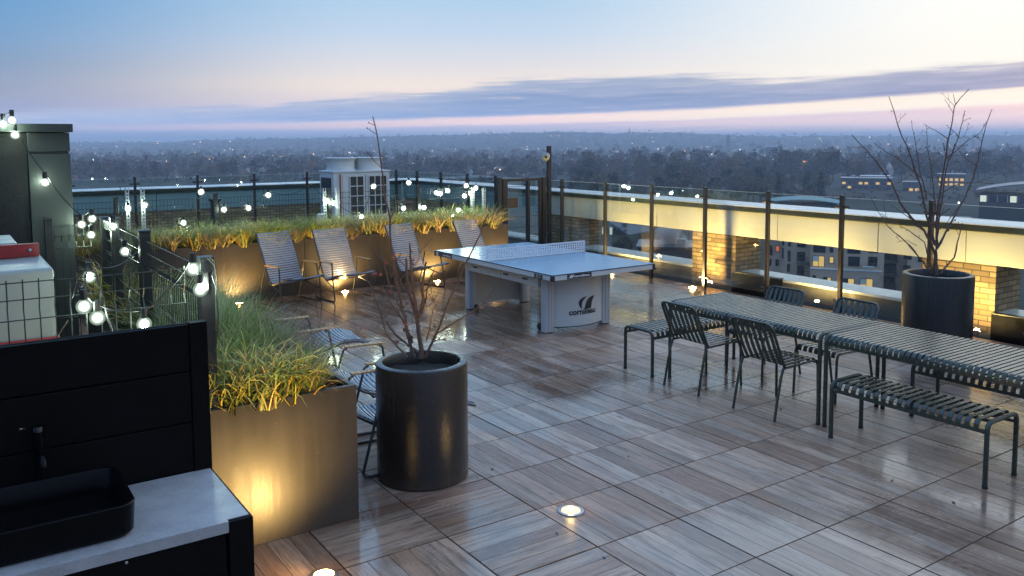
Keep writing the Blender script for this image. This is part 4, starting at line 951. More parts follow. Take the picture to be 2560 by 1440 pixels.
obj('glowing_face', MB().ball((p[0], 1.085, p[2]-.015), .022, 12, 8), M['bulbcore'], fl_, smooth=True)
cb = by(520,640,1.1); mb = MB()
mb.tube([cb, by(536,655,1.1), by(541,690,1.1), by(540,740,1.1), by(546,790,1.1), by(538,880,1.1)], .005, 6); mb.tube([by(518,643,1.1), by(540,668,1.1), by(530,690,1.1), by(541,720,1.1)], .004, 6)
tag(obj('power_cable', mb, M['cable']), 'black cable looped down the square post beside the feathery grass', 'cable')
mb = MB().tube([by(180,745,1.12), by(190,700,1.12), by(215,671,1.12), by(240,682,1.12), by(255,735,1.12), by(268,790,1.12), by(285,840,1.12)], .0055, 6).tube([by(170,800,1.12), by(140,845,1.12)], .004, 6)
tag(obj('power_cable', mb, M['cable']), 'black cable arched over the wire fence above the splashback', 'cable')
# ------------------------------------------------------------------ ornamental grasses
def tuft_mesh(name, n, L, spread, th0, th1, w, cols, seed, lj=.3, segs=5):
    q = random.Random(seed); mb = MB()
    for _ in range(n):
        az = q.uniform(0, 2*math.pi); rb = spread*math.sqrt(q.random()); ab = q.uniform(0, 2*math.pi)
        bx, by_ = rb*math.cos(ab), rb*math.sin(ab)
        l = L*(1+q.uniform(-lj, lj)); a0 = rad(q.uniform(*th0)); a1 = rad(q.uniform(*th1)); px, py_, pz = bx, by_, 0
        c = q.choice(cols); v = q.uniform(.7, 1.25); c = tuple(x*v for x in c); ww = w*q.uniform(.7, 1.2)
        sx, sy = -math.sin(az), math.cos(az); tw = q.uniform(-.5, .5); vs = []
        for k in range(segs+1):
            u = k/segs; a = a0+(a1-a0)*u**1.4; hw = ww*(1-u**2)*.5+.0004; cx, sx2 = math.cos(az), math.sin(az)
            ox, oy, oz = sx*math.cos(tw), sy*math.cos(tw), math.sin(tw)
            vs += [(px-ox*hw, py_-oy*hw, pz-oz*hw), (px+ox*hw, py_+oy*hw, pz+oz*hw)]
            s = l/segs; px += s*math.sin(a)*math.cos(az); py_ += s*math.sin(a)*math.sin(az); pz += s*math.cos(a)
        for k in range(segs): mb.add([vs[2*k], vs[2*k+1], vs[2*k+3], vs[2*k+2]], [(0,1,2,3)], c)
    me = mb.mesh(name, True, uv=False); me.materials.append(M['grass']); return me
GOLD = [(.46,.36,.055), (.33,.30,.05), (.20,.23,.045), (.55,.43,.10), (.13,.17,.04), (.40,.24,.06), (.30,.20,.09)]
GREEN = [(.12,.19,.04), (.18,.25,.05), (.065,.11,.03), (.25,.25,.08), (.30,.24,.13)]
BROWN = [(.24,.13,.075), (.17,.09,.05), (.32,.20,.12), (.12,.13,.045), (.30,.21,.15), (.20,.12,.09)]
PALE = [(.42,.42,.26), (.34,.38,.20), (.50,.47,.34), (.20,.28,.09)]
gold = [tuft_mesh('gold_tuft', 190, .36, .10, (0,45), (70,150), .0085, GOLD+GREEN[:2], 11+k) for k in range(3)]
green = [tuft_mesh('green_tuft', 300, .33, .11, (0,40), (50,130), .0045, GREEN+GOLD[2:3], 21+k) for k in range(2)]
brown = [tuft_mesh('brown_tuft', 420, .30, .11, (0,50), (60,150), .0034, BROWN+GREEN[:2], 31+k) for k in range(2)]
feath = [tuft_mesh('feather_tuft', 560, .50, .08, (0,22), (25,75), .0028, PALE+GREEN[:1], 41+k, .35, 6) for k in range(2)]
def tuft(me, x, y, z, s, label, group, name='grass_tuft'):
    o = bpy.data.objects.new(name, me); COL.objects.link(o); o.location = (x, y, z); o.rotation_euler = (R.uniform(-.06,.06), R.uniform(-.06,.06), R.uniform(0, 6.28)); o.scale = (s, s, s*R.uniform(.92,1.08))
    return tag(o, label, 'grass', group)
k = 0; x = -2.34
while x < 4.5:
    for y in (8.715, 8.95, 9.2):
        xx = x+R.uniform(-.07,.07); front = y < 8.9
        me = R.choice(gold) if (front and R.random() < .78) or R.random() < .38 else R.choice(green)  # front row gets extra gold tufts to imitate the glow of the uplights
        if R.random() < .10: me = brown[0]
        kind = 'golden striped' if me in gold else ('fine green' if me in green else 'brown tipped')
        tuft(me, min(xx, 4.47), y+R.uniform(-.03,.03), .775, R.uniform(.9,1.18)*(1.0 if front else 1.05), f'{kind} arching grass tuft in the back planters, {"front" if front else "rear"} of the row', 'grass tufts in the back planters')
    x += .265
near = [(gold,-2.33,1.22,1.15),(gold,-2.14,1.20,1.15),(gold,-2.0,1.21,1.0),(gold,-2.24,1.34,1.2),(gold,-1.86,1.22,.9),(gold,-2.36,1.47,1.0),(gold,-2.17,1.5,1.05),(brown,-1.97,1.27,.95),(brown,-1.84,1.36,1.1),(brown,-1.72,1.60,1.0),(brown,-1.9,1.62,1.15),(green,-2.05,1.70,1.2),(green,-2.28,1.74,1.25),(brown,-1.70,1.85,1.15),(brown,-1.74,2.1,1.2),
        (green,-1.93,1.95,1.3),(green,-2.15,2.0,1.3),(feath,-2.30,2.15,.85),(feath,-2.05,2.30,1.0),(green,-1.85,2.35,1.3),(green,-2.3,2.45,1.3),(feath,-2.0,2.8,1.0),(green,-1.75,2.8,1.2),(green,-2.3,2.9,1.3),(feath,-2.2,3.25,.9),(green,-1.85,3.15,1.2),(green,-2.1,3.6,1.2),(green,-1.8,3.6,1.1),(gold,-2.3,3.8,1.1),(gold,-2.0,4.3,1.1),(gold,-2.3,4.4,1.2),(gold,-2.1,4.8,1.2),(green,-1.8,4.6,1.1),(gold,-2.35,5.0,1.3)]
wh = lambda x, y: ('at the sink end' if y < 1.6 else 'beside the square fence post' if y < 2.2 else 'midway along the fence' if y < 3.4 else 'at the far end of the fence')
for S, x, y, s in near:
    kd = 'golden striped' if S is gold else 'fine bright green' if S is green else 'curled brown tipped' if S is brown else 'tall pale feathery'
    tuft(R.choice(S), x, y, .775 if y < 1.3 else .755, s, f'{kd} grass tuft in the planters {wh(x, y)}', 'grass tufts in the planters beside the sink')
# ------------------------------------------------------------------ bare trees in the pots
def bare_tree(P, stems, label, seed, base_z, fruits=(), r0=.013, nm='bare_tree'):
    q = random.Random(seed); dep = float(np.dot(np.array([P[0], P[1], .9])-CAM, _f))
    t = thing(nm, label, 'tree', (P[0], P[1], base_z)); mb = MB(); tw = MB()
    for st, ra, rb in stems:
        pts = []; off = 0; dr = q.uniform(-.5, .5); L = len(st)
        for i, (x, y) in enumerate(st):
            pts.append(at_d(x, y, dep*(1+.0)+dr*.55*(i/(L-1))**1.1*(1 if i else 0)*(.6+.1*L)*.5))
        # refine with small wobble
        fine = [pts[0]]
        for a, b in zip(pts, pts[1:]):
            Lg = np.linalg.norm(b-a); m = max(2, int(Lg/.06))
            for k in range(1, m+1):
                p = a+(b-a)*k/m
                if k < m: p = p+np.array([q.gauss(0,.0035) for _ in range(3)])
                fine.append(p)
        n = len(fine); rr = [1.08*(ra+(rb-ra)*(i/(n-1))**.8) for i in range(n)]
        rr = [r*(1.0+(.28 if i % 3 == 1 else 0)*(q.random())) for i, r in enumerate(rr)]
        mb.tube(fine, rr, 7)
        for i in range(3, n-1):
            if q.random() < .62:
                d = fine[i]-fine[i-1]; d /= np.linalg.norm(d); v = np.array([q.gauss(0,1) for _ in range(3)]); v -= d*np.dot(v, d); v /= np.linalg.norm(v)
                ln = q.choice([.015, .02, .025, .03, .05, .08, .13, .18]) ; e = fine[i]+v*ln*.8+d*ln*.6; r_ = max(.0024, rr[i]*.45)
                mid = fine[i]+(e-fine[i])*.5+np.array([q.gauss(0,.004) for _ in range(3)])
                tw.tube([fine[i], mid, e], [r_, r_*.85, r_*.7], 5); tw.ball(e, r_*1.9, 6, 4, 1.4)
                if ln > .06:
                    for u_ in (.3, .55, .8):
                        if q.random() < .6: bp_ = fine[i]+(e-fine[i])*u_; tw.ball(bp_+np.array([q.gauss(0,.003) for _ in range(3)]), max(.0022, r_*1.3), 5, 4, 1.3)
                if ln > .08:
                    e2 = mid+(v*.3+d)*ln*.4; tw.tube([mid, e2], [r_*.7, r_*.5], 4)
    o_ = len(mb.v); mb.v += tw.v; mb.f += [[i+o_ for i in f] for f in tw.f]; mb.c += tw.c; obj('trunk', mb, M['bark'], t, smooth=True)
    for fx, fy in fruits:
        p = at_d(fx, fy, dep+q.uniform(-.12,.12)); f = MB().ball(p, .011, 10, 7); f.tube([p+np.array([0,0,.012]), p+np.array([.004,.003,.035])], .0016, 5); obj('fruit', f, M['fruit'], t, smooth=True)
z7 = lambda L: [(880+x/2.322, 280+y/2.322) for x, y in L]
z6 = lambda L: [(1900+x/2.118, 180+y/2.118) for x, y in L]
S1 = [(z7([(362,1425),(350,1400),(310,1200),(275,1050),(240,900),(222,720),(222,620),(190,500),(165,270),(145,130),(120,25)]), .012, .0030),
      (z7([(222,620),(245,560),(280,520),(340,527)]), .005, .002),
      (z7([(400,1430),(395,1330),(378,1200),(340,1080),(318,960),(315,850)]), .018, .006),
      (z7([(380,1195),(352,1010),(340,880),(335,760)]), .011, .005),
      (z7([(388,1190),(415,1080),(410,1000),(430,870)]), .012, .006), (z7([(405,1170),(432,1080),(445,1000),(478,910)]), .007, .003),
      (z7([(425,1425),(440,1390),(490,1280),(580,1060),(640,920),(700,800),(750,700),(765,640),(792,590)]), .010, .0026),
      (z7([(488,1290),(600,1220),(700,1160),(760,1110),(830,1020)]), .007, .0025),
      (z7([(388,1400),(350,1370),(250,1290),(200,1215)]), .010, .006), (z7([(352,1340),(290,1200),(200,1070),(150,1000)]), .008, .003),
      (z7([(320,1425),(270,1370),(200,1290),(170,1180),(120,1030),(80,960)]), .007, .0025),
      (z7([(310,1200),(250,1080),(215,1000),(190,900),(150,740)]), .006, .002), (z7([(240,900),(200,870),(150,850),(130,845)]), .003, .0015),
      (z7([(430,1330),(470,1150),(500,1100)]), .004, .002), (z7([(390,1180),(330,1160),(270,1150),(190,1140)]), .005, .002), (z7([(345,1090),(290,1010),(265,940),(230,880)]), .005, .002),
      (z7([(340,930),(390,850),(385,790)]), .003, .0015), (z7([(275,1050),(245,960),(215,930)]), .0035, .0015), (z7([(420,1080),(440,1130),(500,1050)]), .003, .0015)]
bare_tree(P1, S1, 'bare tree with a few red crab apples rising from the round pot beside the planter', 5, .72, z7([(125,945),(137,940),(167,945),(196,877),(182,1040),(225,1045),(237,848),(257,1342),(310,1235),(318,1250)]))
S2 = [(z6([(930,1075),(928,1000),(925,940)]), .022, .017),
      (z6([(925,960),(870,840),(800,770),(740,690),(700,590),(620,480),(550,400),(485,332)]), .012, .003), (z6([(930,920),(880,760),(850,600),(800,450),(740,310),(710,210),(682,130)]), .013, .003),
      (z6([(935,940),(935,780),(960,600),(985,450),(1010,300),(1030,180),(1060,140),(1105,92)]), .013, .003), (z6([(940,930),(1000,820),(1070,690),(1130,560),(1170,400),(1200,270),(1227,197)]), .011, .003),
      (z6([(935,880),(960,700),(990,500),(1050,350),(1085,205)]), .009, .003), (z6([(905,1070),(820,950),(740,870),(670,810),(625,740),(590,670)]), .008, .0025), (z6([(915,1060),(870,900),(790,840),(725,800),(640,750)]), .007, .002),
      (z6([(955,1070),(1030,980),(1045,900),(1072,800)]), .009, .004), (z6([(940,800),(905,500),(885,400),(880,280)]), .007, .002), (z6([(850,560),(760,480),(680,430),(600,375)]), .006, .002),
      (z6([(880,680),(840,480),(815,330),(803,255)]), .006, .002), (z6([(985,460),(1090,370),(1165,325),(1200,262)]), .005, .002), (z6([(995,355),(930,310),(870,275)]), .004, .002), (z6([(962,640),(1060,590),(1150,585),(1235,555)]), .005, .002),
      (z6([(1150,500),(1070,440),(1035,385)]), .004, .002), (z6([(1035,170),(1022,115)]), .003, .002), (z6([(720,590),(780,560),(815,530)]), .003, .0015), (z6([(800,780),(740,740),(690,700)]), .004, .0015), (z6([(830,920),(780,890),(725,902)]), .003, .0015), (z6([(930,850),(990,800),(1045,720)]), .004, .002), (z6([(1010,300),(1060,350),(1100,345)]), .003, .0015)]
bare_tree(P2, S2, 'tall bare budding tree in the round pot against the balustrade', 9, .82, (), nm='bare_tree')
# ------------------------------------------------------------------ town: ground, hills
gr = struct('ground', MB().box(-30000, 30000, -30000, 30000, GZ-.5, GZ), M['ground']); tag(gr, 'dark town ground spreading to the horizon', 'ground')
SK = [(-2500,346),(-900,347),(0,350),(170,352),(300,352),(420,353),(500,349),(620,345),(760,345),(880,343),(1000,341),(1100,339),(1280,335),(1400,333),(1500,335),(1530,339),(1570,335),(1640,336),(1700,337),(1780,341),(1860,344),(1960,346.5),(2200,347),(2560,347),(5200,347)]
def sky_y(px):
    for (a, ya), (b, yb) in zip(SK, SK[1:]):
        if px <= b: u = (px-a)/(b-a); u = u*u*(3-2*u); return ya+(yb-ya)*u
    return 347
def hz_at(px, D):
    """terrain height at picture bearing px and distance D"""
    top = CAM[2]+(349-sky_y(px))/FPX*3900; u = min(max((D-2200)/1700, 0), 1); u = u*u*(3-2*u)
    if D > 3900: u = max(0, 1-(D-3900)/3000)
    return GZ+(top-GZ)*u
def gpos(px, D):
    p = at_d(px, 349+ (px-1280)*0, D); return np.array([p[0], p[1], hz_at(px, D)])
def hills():
    vs = []; fs = []; cols = list(range(-1700, 4300, 12)); ds = [2150, 2350, 2550, 2750, 2950, 3150, 3350, 3550, 3750, 3900, 4100, 4600, 5600, 7500]
    q = random.Random(3)
    for px in cols:
        for D in ds:
            p = gpos(px, D); bump_ = q.uniform(0, 7) if 2700 < D < 4000 else 0
            vs.append((p[0], p[1], p[2]+bump_-.6))
    m = len(ds)
    for i in range(len(cols)-1):
        for j in range(m-1): a = i*m+j; fs.append((a, a+m, a+m+1, a+1))
    h = struct('hills', MB().add(vs, fs), M['hill'], smooth=True); tag(h, 'low wooded hills along the horizon', 'hills')
hills()
# ------------------------------------------------------------------ distant trees
BRN = [(.085,.062,.052), (.10,.070,.056), (.070,.056,.050), (.095,.060,.052)]; EVG = [(.007,.012,.008), (.010,.015,.009), (.006,.010,.008)]; RUS = [(.14,.065,.04)]
def crown_pts(q, kind):
    if kind == 'conifer':
        z = q.random()**1.3; r = (1-z)*.20+.015; a = q.uniform(0, 6.28); rr = r*math.sqrt(q.random()); return (rr*math.cos(a), rr*math.sin(a), .08+z*.92)
    if kind == 'poplar':
        z = q.random(); r = .11*math.sin(math.pi*min(1, z*.85+.12))+.01; a = q.uniform(0, 6.28); rr = r*math.sqrt(q.random()); return (rr*math.cos(a), rr*math.sin(a), .1+z*.9)
    return None
def far_tree(mb, q, kind, base, H, nleaf, ls, cols, trunk=True, W=1.0):
    """one tree: tapered trunk and limbs, leaf clumps scattered through lobes; returns crown faces"""
    lobes = []; tc = q.choice(cols); tc = tuple(x*q.uniform(.8,1.25) for x in tc)
    if kind in ('broad', 'dome', 'cedar'):
        nl = 7 if kind != 'cedar' else 6
        for k in range(nl):
            a = q.uniform(0, 6.28)
            if kind == 'cedar': z = .35+.6*k/nl; lobes.append((q.uniform(.05,.22)*math.cos(a), q.uniform(.05,.22)*math.sin(a), z, q.uniform(.16,.30)*(1.15-z*.6), .055))
            else:
                z = q.uniform(.40, .82); rd = .24*(1-abs(z-.55)*1.2); lobes.append((rd*math.cos(a), rd*math.sin(a), z, q.uniform(.13, .23), q.uniform(.12,.18)))
    for _ in range(nleaf):
        if lobes:
            l = q.choice(lobes); v = [q.gauss(0,1) for _ in range(3)]; n = math.sqrt(sum(x*x for x in v)); f = q.random()**.45
            p = (l[0]+v[0]/n*l[3]*f, l[1]+v[1]/n*l[3]*f, l[2]+v[2]/n*l[4]*f)
        else: p = crown_pts(q, kind)
        c = tuple(x*q.uniform(.88,1.12) for x in tc); s = ls*H*q.uniform(.6,1.4); a = q.uniform(0, 6.28); b = q.uniform(-1.2, 1.2)
        ux, uy, uz = math.cos(a), math.sin(a), 0; vx, vy, vz = -math.sin(a)*math.sin(b), math.cos(a)*math.sin(b), math.cos(b)
        P = [base[0]+p[0]*H*W, base[1]+p[1]*H*W, base[2]+p[2]*H]
        mb.add([(P[0]+(i*ux+j*vx)*s, P[1]+(i*uy+j*vy)*s, P[2]+(j*vz)*s) for i, j in ((-.5,-.35),(.5,-.25),(.35,.4),(-.3,.5))], [(0,1,2,3)], c)
    return lobes
KINDS = [('broad', BRN, 'bare brown broad tree'), ('broad', BRN, 'bare brown spreading tree'), ('broad', RUS+BRN, 'bare russet tree'), ('dome', EVG, 'dark evergreen round tree'), ('cedar', EVG, 'dark layered cedar'), ('conifer', EVG, 'dark pointed conifer'), ('poplar', RUS+BRN[:1], 'slender rust coloured tree'), ('dome', EVG+BRN[:1], 'dark green spreading tree')]
PROTO = []
for i, (kd, cols, nm) in enumerate(KINDS):
    q = random.Random(100+i); mb = MB(); lob = far_tree(mb, q, kd, (0,0,0), 1.0, 560 if kd in ('broad','dome') else 420, .052, cols, W=1.15 if i == 1 else 1.0)
    cm_ = mb.mesh('crown', False, uv=False); cm_.materials.append(M['farleaf'])
    tb = MB(); tb.tube([(0,0,0), (.004,.002,.25), (0,.004,.5), (.003,0,.8)], [.022,.017,.011,.004], 6, col=(.035,.028,.024))
    for l in lob: tb.tube([(0,.001,.22+.25*q.random()), (l[0]*.5, l[1]*.5, l[2]*.75), (l[0], l[1], l[2])], [.009,.006,.002], 4, col=(.035,.028,.024))
    tm_ = tb.mesh('trunk', True, uv=False); tm_.materials.append(M['farleaf']); PROTO.append((cm_, tm_, nm))
def tree_thing(i, p, H, where):
    cm_, tm_, nm = PROTO[i]
    t = thing('tree', f'{nm} {where}', 'tree', tuple(p), R.uniform(0, 6.28), 'trees across the town'); t.scale = (H, H, H)
    for n_, me in (('crown', cm_), ('trunk', tm_)):
        o = bpy.data.objects.new(n_, me); COL.objects.link(o); o.parent = t
def region(px, d):
    h = 'behind the tower edge' if px < 420 else 'beyond the back fence bulbs' if px < 820 else 'beyond the condenser' if px < 1260 else 'beyond the gate' if px < 1480 else 'beyond the table tennis table' if px < 1900 else 'behind the far potted tree'
    return h
cand = []
q = random.Random(17)
# big landmark trees first: (px, y of top, distance, kind)
LM = [(430,382,1150,5),(440,384,1150,3),(255,392,1000,3),(505,398,900,3),(680,396,1000,5),(705,398,900,3),(1460,392,620,7),(1475,390,640,3),(1600,382,800,5),(1610,388,760,3),(1650,384,900,7),(1700,372,1100,0),(1760,372,1000,7),(1745,380,800,4),(1850,376,800,0),(1965,372,800,3),(1990,374,780,4),(2040,368,1000,1),(2085,385,650,4),(2075,375,700,3),(1890,430,560,6),(1910,405,600,6),(1925,432,540,6),(1945,408,600,6),(1875,420,560,2),(2010,440,520,3),(2030,460,450,7),(1830,420,560,7),(1560,400,640,0),(1545,380,900,0),(1510,386,800,1),(2150,400,600,0),(2250,384,760,7),(2300,382,800,3),(2200,396,650,1),(2380,392,700,0),(2450,398,640,7),(2520,396,640,1),(2330,402,560,0),(1790,400,640,1),(1680,408,620,7),(1640,412,560,0)]
for px, yt, D, k in LM:
    b = gpos(px, D); top = CAM[2]+(349-yt+(7 if px < 800 else 0))/FPX*D; tree_thing(k, b, max(8, top-b[2]), region(px, D)); 
for _ in range(5200):
    px = q.uniform(-300, 2900); right = px > 1430
    d = q.uniform(3.5, 172 if right else 104)
    if right and q.random() < (.4 if d < 26 else .62): continue
    D = 34.3*FPX/d
    if D > 3800: D = q.uniform(2400, 3850)
    if not right and q.random() < .12: continue
    cand.append((D, px))
cand.sort()
HOUSE_ZONES = []
nt = 0; wood = MB()
for D, px in cand:
    b = gpos(px, D); H = q.choice([q.uniform(7, 11), q.uniform(11, 16), q.uniform(16, 25)])*((.75 if D < 620 else 1.1) if px > 1430 else .8)
    inframe = -20 < px < 2580
    kd = q.choices(range(8), [5,4,2,3,1,1.2,.6,2.4])[0]
    if D < 330 or (px > 1900 and D < 430) or (px > 2060 and D < 640): continue
    if nt < 235 and inframe:
        tree_thing(kd, b, H, region(px, D)); nt += 1
    else:
        kk, cols, _n = KINDS[kd]; far_tree(wood, q, kk, b, H, 70 if D < 1500 else 36 if D < 3000 else 20, .12 if D < 1500 else .18, cols)
for _ in range(1500):
    px = q.uniform(-200, 2760); right = px > 1430; D = 34.3*FPX/(q.uniform(40, 112) if right else q.uniform(25, 90))
    if px > 2060 and D < 660: continue
    b = gpos(px, D); kd = q.choices(range(8), [5,4,2,2,.5,.8,.6,2])[0]; kk, cols, _n = KINDS[kd]
    far_tree(wood, q, kk, b, q.uniform(8, 18)*(1.0 if right else .8), 90, .105, cols)
for _ in range(150):
    px = q.uniform(1900, 2760); b = gpos(px, q.uniform(440, 540)); far_tree(wood, q, 'dome', b, q.uniform(2.5, 4.2), 40, .16, EVG+BRN, W=1.8)
for _ in range(160):
    px = q.uniform(60, 1400); b = gpos(px, q.uniform(640, 800)); far_tree(wood, q, 'dome', b, q.uniform(4, 9), 60, .12, EVG+BRN, W=1.3)
# trees crowding the ridge and its slope
for _ in range(1500):
    px = q.uniform(-500, 3100); D = q.uniform(3000, 3950); b = gpos(px, D); far_tree(wood, q, 'broad', b, q.uniform(5,10), 14, .26, BRN if q.random() < .6 else EVG)
w_ = obj('distant_woodland', wood, M['farleaf']); w_['kind'] = 'stuff'; tag(w_, 'hazy mass of far trees across the town and on the ridge', 'woodland')
# ------------------------------------------------------------------ houses and town
WALLS = [(.20,.13,.10), (.30,.27,.24), (.16,.11,.09), (.36,.34,.32)]; ROOFS = [(.06,.045,.042), (.055,.058,.065), (.09,.05,.04)]
def house_parts(W, L, H, rp, wall, roof):
    w = MB().box(-W/2, W/2, -L/2, L/2, 0, H, wall); w.add([(-W/2,-L/2,H),(W/2,-L/2,H),(0,-L/2,H+rp),(-W/2,L/2,H),(W/2,L/2,H),(0,L/2,H+rp)], [(0,1,2),(4,3,5)], wall)
    e = .35; r = MB(); t = .18
    for s in (-1, 1):
        x0, x1 = s*(W/2+e), 0; z0, z1 = H-e*rp/(W/2), H+rp
        vs = [(x0,-L/2-e,z0),(x1,-L/2-e,z1),(x1,L/2+e,z1),(x0,L/2+e,z0)]; vs += [(a,b,c+t) for a,b,c in vs]
        r.add(vs, [(0,1,2,3),(4,5,6,7),(0,1,5,4),(1,2,6,5),(2,3,7,6),(3,0,4,7)], roof)
    ch = MB().box(W*.12, W*.30, -L*.3, -L*.3+.9, H+rp*.4, H+rp+1.1, wall)
    return w, r, ch
HP = []
for i in range(5):
    q2 = random.Random(60+i); W, L, H, rp = q2.uniform(7,9), q2.uniform(8,14), q2.uniform(5,6.5), q2.uniform(2.4,3.4)
    w, r, ch = house_parts(W, L, H, rp, WALLS[i % 4], ROOFS[i % 3]); ms = []
    for n_, b in (('wall', w), ('roof', r), ('chimney', ch)): me = b.mesh(n_, False, uv=False); me.materials.append(M['farhouse']); ms.append((n_, me))
    wn = MB(); lit = MB()
    for k, xx in enumerate((-W*.25, W*.25)):
        for zz in (1.0, 3.6):
            for sg in (-1, 1): (lit if (k+int(zz)+i) % 3 == 0 else wn).box(xx-.6, xx+.6, *sorted((sg*L/2, sg*(L/2+.04))), zz, zz+1.3)
    for n_, b, mt in (('window', wn, M['glasswin']), ('lit_window', lit, M['winwarm'])):
        if b.v: me = b.mesh(n_, False, uv=False); me.materials.append(mt); ms.append((n_, me))
    HP.append(ms)
def house(px, D, i, label, s=1.0, rz=None):
    p = gpos(px, D); t = thing('house', label, 'house', tuple(p), R.uniform(0, 6.28) if rz is None else rz, 'houses across the town'); t.scale = (s,)*3
    par = {}
    for n_, me in HP[i]:
        o = bpy.data.objects.new(n_, me); COL.objects.link(o); o.parent = par.get('roof', t) if n_ == 'chimney' else t; par[n_] = o
HN = ['red brown brick gabled house', 'pale rendered gabled house with grey roof', 'dark brick gabled house with russet roof', 'off white gabled house', 'small brick gabled house with slate roof']
for px, D, i in ((652,860,0),(668,880,2),(688,870,0),(640,900,4),(700,850,1),(1080,900,1),(1110,930,3)): house(px, D, i, HN[i]+' just over the back parapet', 1.15, rz=YAW+R.choice([0, math.pi/2]))
for _ in range(190):
    px = q.uniform(150, 1480) if q.random() < .85 else q.uniform(1480, 2560); D = 34.3*FPX/q.uniform(17, 98)
    if px > 1480: D = 34.3*FPX/q.uniform(20, 110)
    i = q.randrange(5); house(px, D, i, f'{HN[i]} among the trees {region(px, D)}', q.uniform(.9, 1.3))
town = MB()
for _ in range(1000):
    px = q.uniform(-200, 2800); d = q.uniform(5, 40); D = 34.3*FPX/d
    if px > 1450 and q.random() < .45: continue
    if D > 3700: D = q.uniform(2300, 3700)
    p = gpos(px, D); W, L, H = q.uniform(6,11), q.uniform(8,20), q.uniform(5,9); a = q.uniform(0, 3.14)
    w, r, ch = house_parts(W, L, H, q.uniform(1.5,3.2), q.choice(WALLS), q.choice(ROOFS)); Mx = Matrix.Translation(Vector(p)) @ Matrix.Rotation(a, 4, 'Z')
    for b in (w, r): b.xf(Mx); town.v, o_ = town.v+b.v, len(town.v); town.f += [[i+o_ for i in f] for f in b.f]; town.c += b.c
tn = obj('distant_rooftops', town, M['farhouse']); tn['kind'] = 'stuff'; tag(tn, 'far small roofs and walls scattered through the hazy town', 'rooftops')
def glints(name, n, mat, pxr, dr, size, seed, label):
    q3 = random.Random(seed); mb = MB()
    for _ in range(n):
        px = q3.uniform(*pxr); D = 34.3*FPX/q3.uniform(*dr)
        if D > 3700: D = q3.uniform(2300, 3700)
        p = gpos(px, D); s = size*D/2000*q3.uniform(.5, 1.4); mb.ball((p[0], p[1], p[2]+q3.uniform(4, 11)), s, 6, 4)
    o = obj(name, mb, mat); o['kind'] = 'stuff'; tag(o, label, 'town lights')
glints('town_lamp_lights', 170, emit('town_white_lights', (.9,1,.92), 6, False), (170,2560), (7,88), .75, 5, 'tiny white lights scattered through the distant town')
glints('town_amber_lights', 110, emit('town_amber_lights', (1,.52,.18), 5, False), (170,2560), (7,80), 1.0, 6, 'tiny amber lights scattered through the distant town')
glints('town_pale_facades', 120, simple('pale_far_facade', (.42,.42,.45), .7), (170,1500), (6,60), 1.1, 8, 'tiny pale walls catching the sky in the distant town')
def lamp(px, y, D, mat, r, label, name='street_lamp'):
    p = at_d(px, y, D); b = gpos(px, D); t = thing(name, label, 'street lamp', tuple(b), 0, 'street lamps in the town')
    obj('column', MB().tube([(b[0], b[1], b[2]), (b[0], b[1], max(p[2], b[2]+2))], [.12,.07], 6), M['charcoal'], t); obj('lit_head', MB().ball(p, r*.6, 8, 6), mat, t, smooth=True)
LW = emit('street_lamp_white', (.88,1,.92), 9, False); LA = emit('street_lamp_amber', (1,.5,.16), 8, False)
for px, y, D, m_, r, l in ((231,447,760,LW,1.1,'bright white street lamp just over the back parapet beside the tower'),(263,446,760,LW,.9,'white street lamp second beyond the back parapet'),(186,409,1250,LA,1.1,'amber street lamp by the pale sheds'),(253,408,1250,LA,1.1,'amber street lamp at the end of the pale shed'),(342,411,1200,LA,1.2,'amber street lamp in a pair beyond the shed'),(350,413,1200,LA,1.0,'amber street lamp in a pair, slightly lower'),(292,415,1150,LA,.9,'amber street lamp near the dark round tree'),
    (471,446,770,LW,.9,'white street lamp beside the flat white roof'),(532,450,760,LW,.8,'white street lamp over the back parapet between two posts'),(1102,421,900,LW,.8,'white street lamp beyond the condenser'),(1132,422,900,LW,.8,'white street lamp second beyond the condenser'),(1214,420,880,LA,.8,'amber street lamp beyond the gate post'),(1250,424,860,LA,.9,'amber street lamp over the gate'),(1270,415,950,LW,.8,'white street lamp above the gate'),(1590,464,620,LW,.75,'bright white street lamp at the foot of the wood'),(1707,477,560,LW,.6,'white street lamp just over the wet coping'),(1485,453,640,LW,.6,'white street lamp beside the dark trees'),(2397,507,440,LW,.7,'bright white street lamp behind the far potted tree')): lamp(px, y, D, m_, r, l)

# fallen leaves and grit caught on the deck
def litter():
    q5 = random.Random(77); mb = MB()
    for _ in range(130):
        x, y = q5.uniform(-1.4, 6.0), q5.uniform(-1.8, 8.2); s = q5.choice([.006, .008, .012, .018, .026]); a = q5.uniform(0, 6.28); c, d = math.cos(a), math.sin(a); z = .0022
        P = [(-s,0,0), (-.2*s,.38*s,.10*s), (s,.05*s,.22*s), (-.1*s,-.36*s,.06*s)]
        mb.add([(x+px*c-py_*d, y+px*d+py_*c, z+pz) for px, py_, pz in P], [(0,3,2,1)])
    o = obj('leaf_litter', mb, simple('dry_leaf', (.06,.035,.018), .7, var=.5, scale=40)); o['kind'] = 'stuff'; tag(o, 'scattered small brown leaves and grit on the damp floor', 'leaves')
litter()
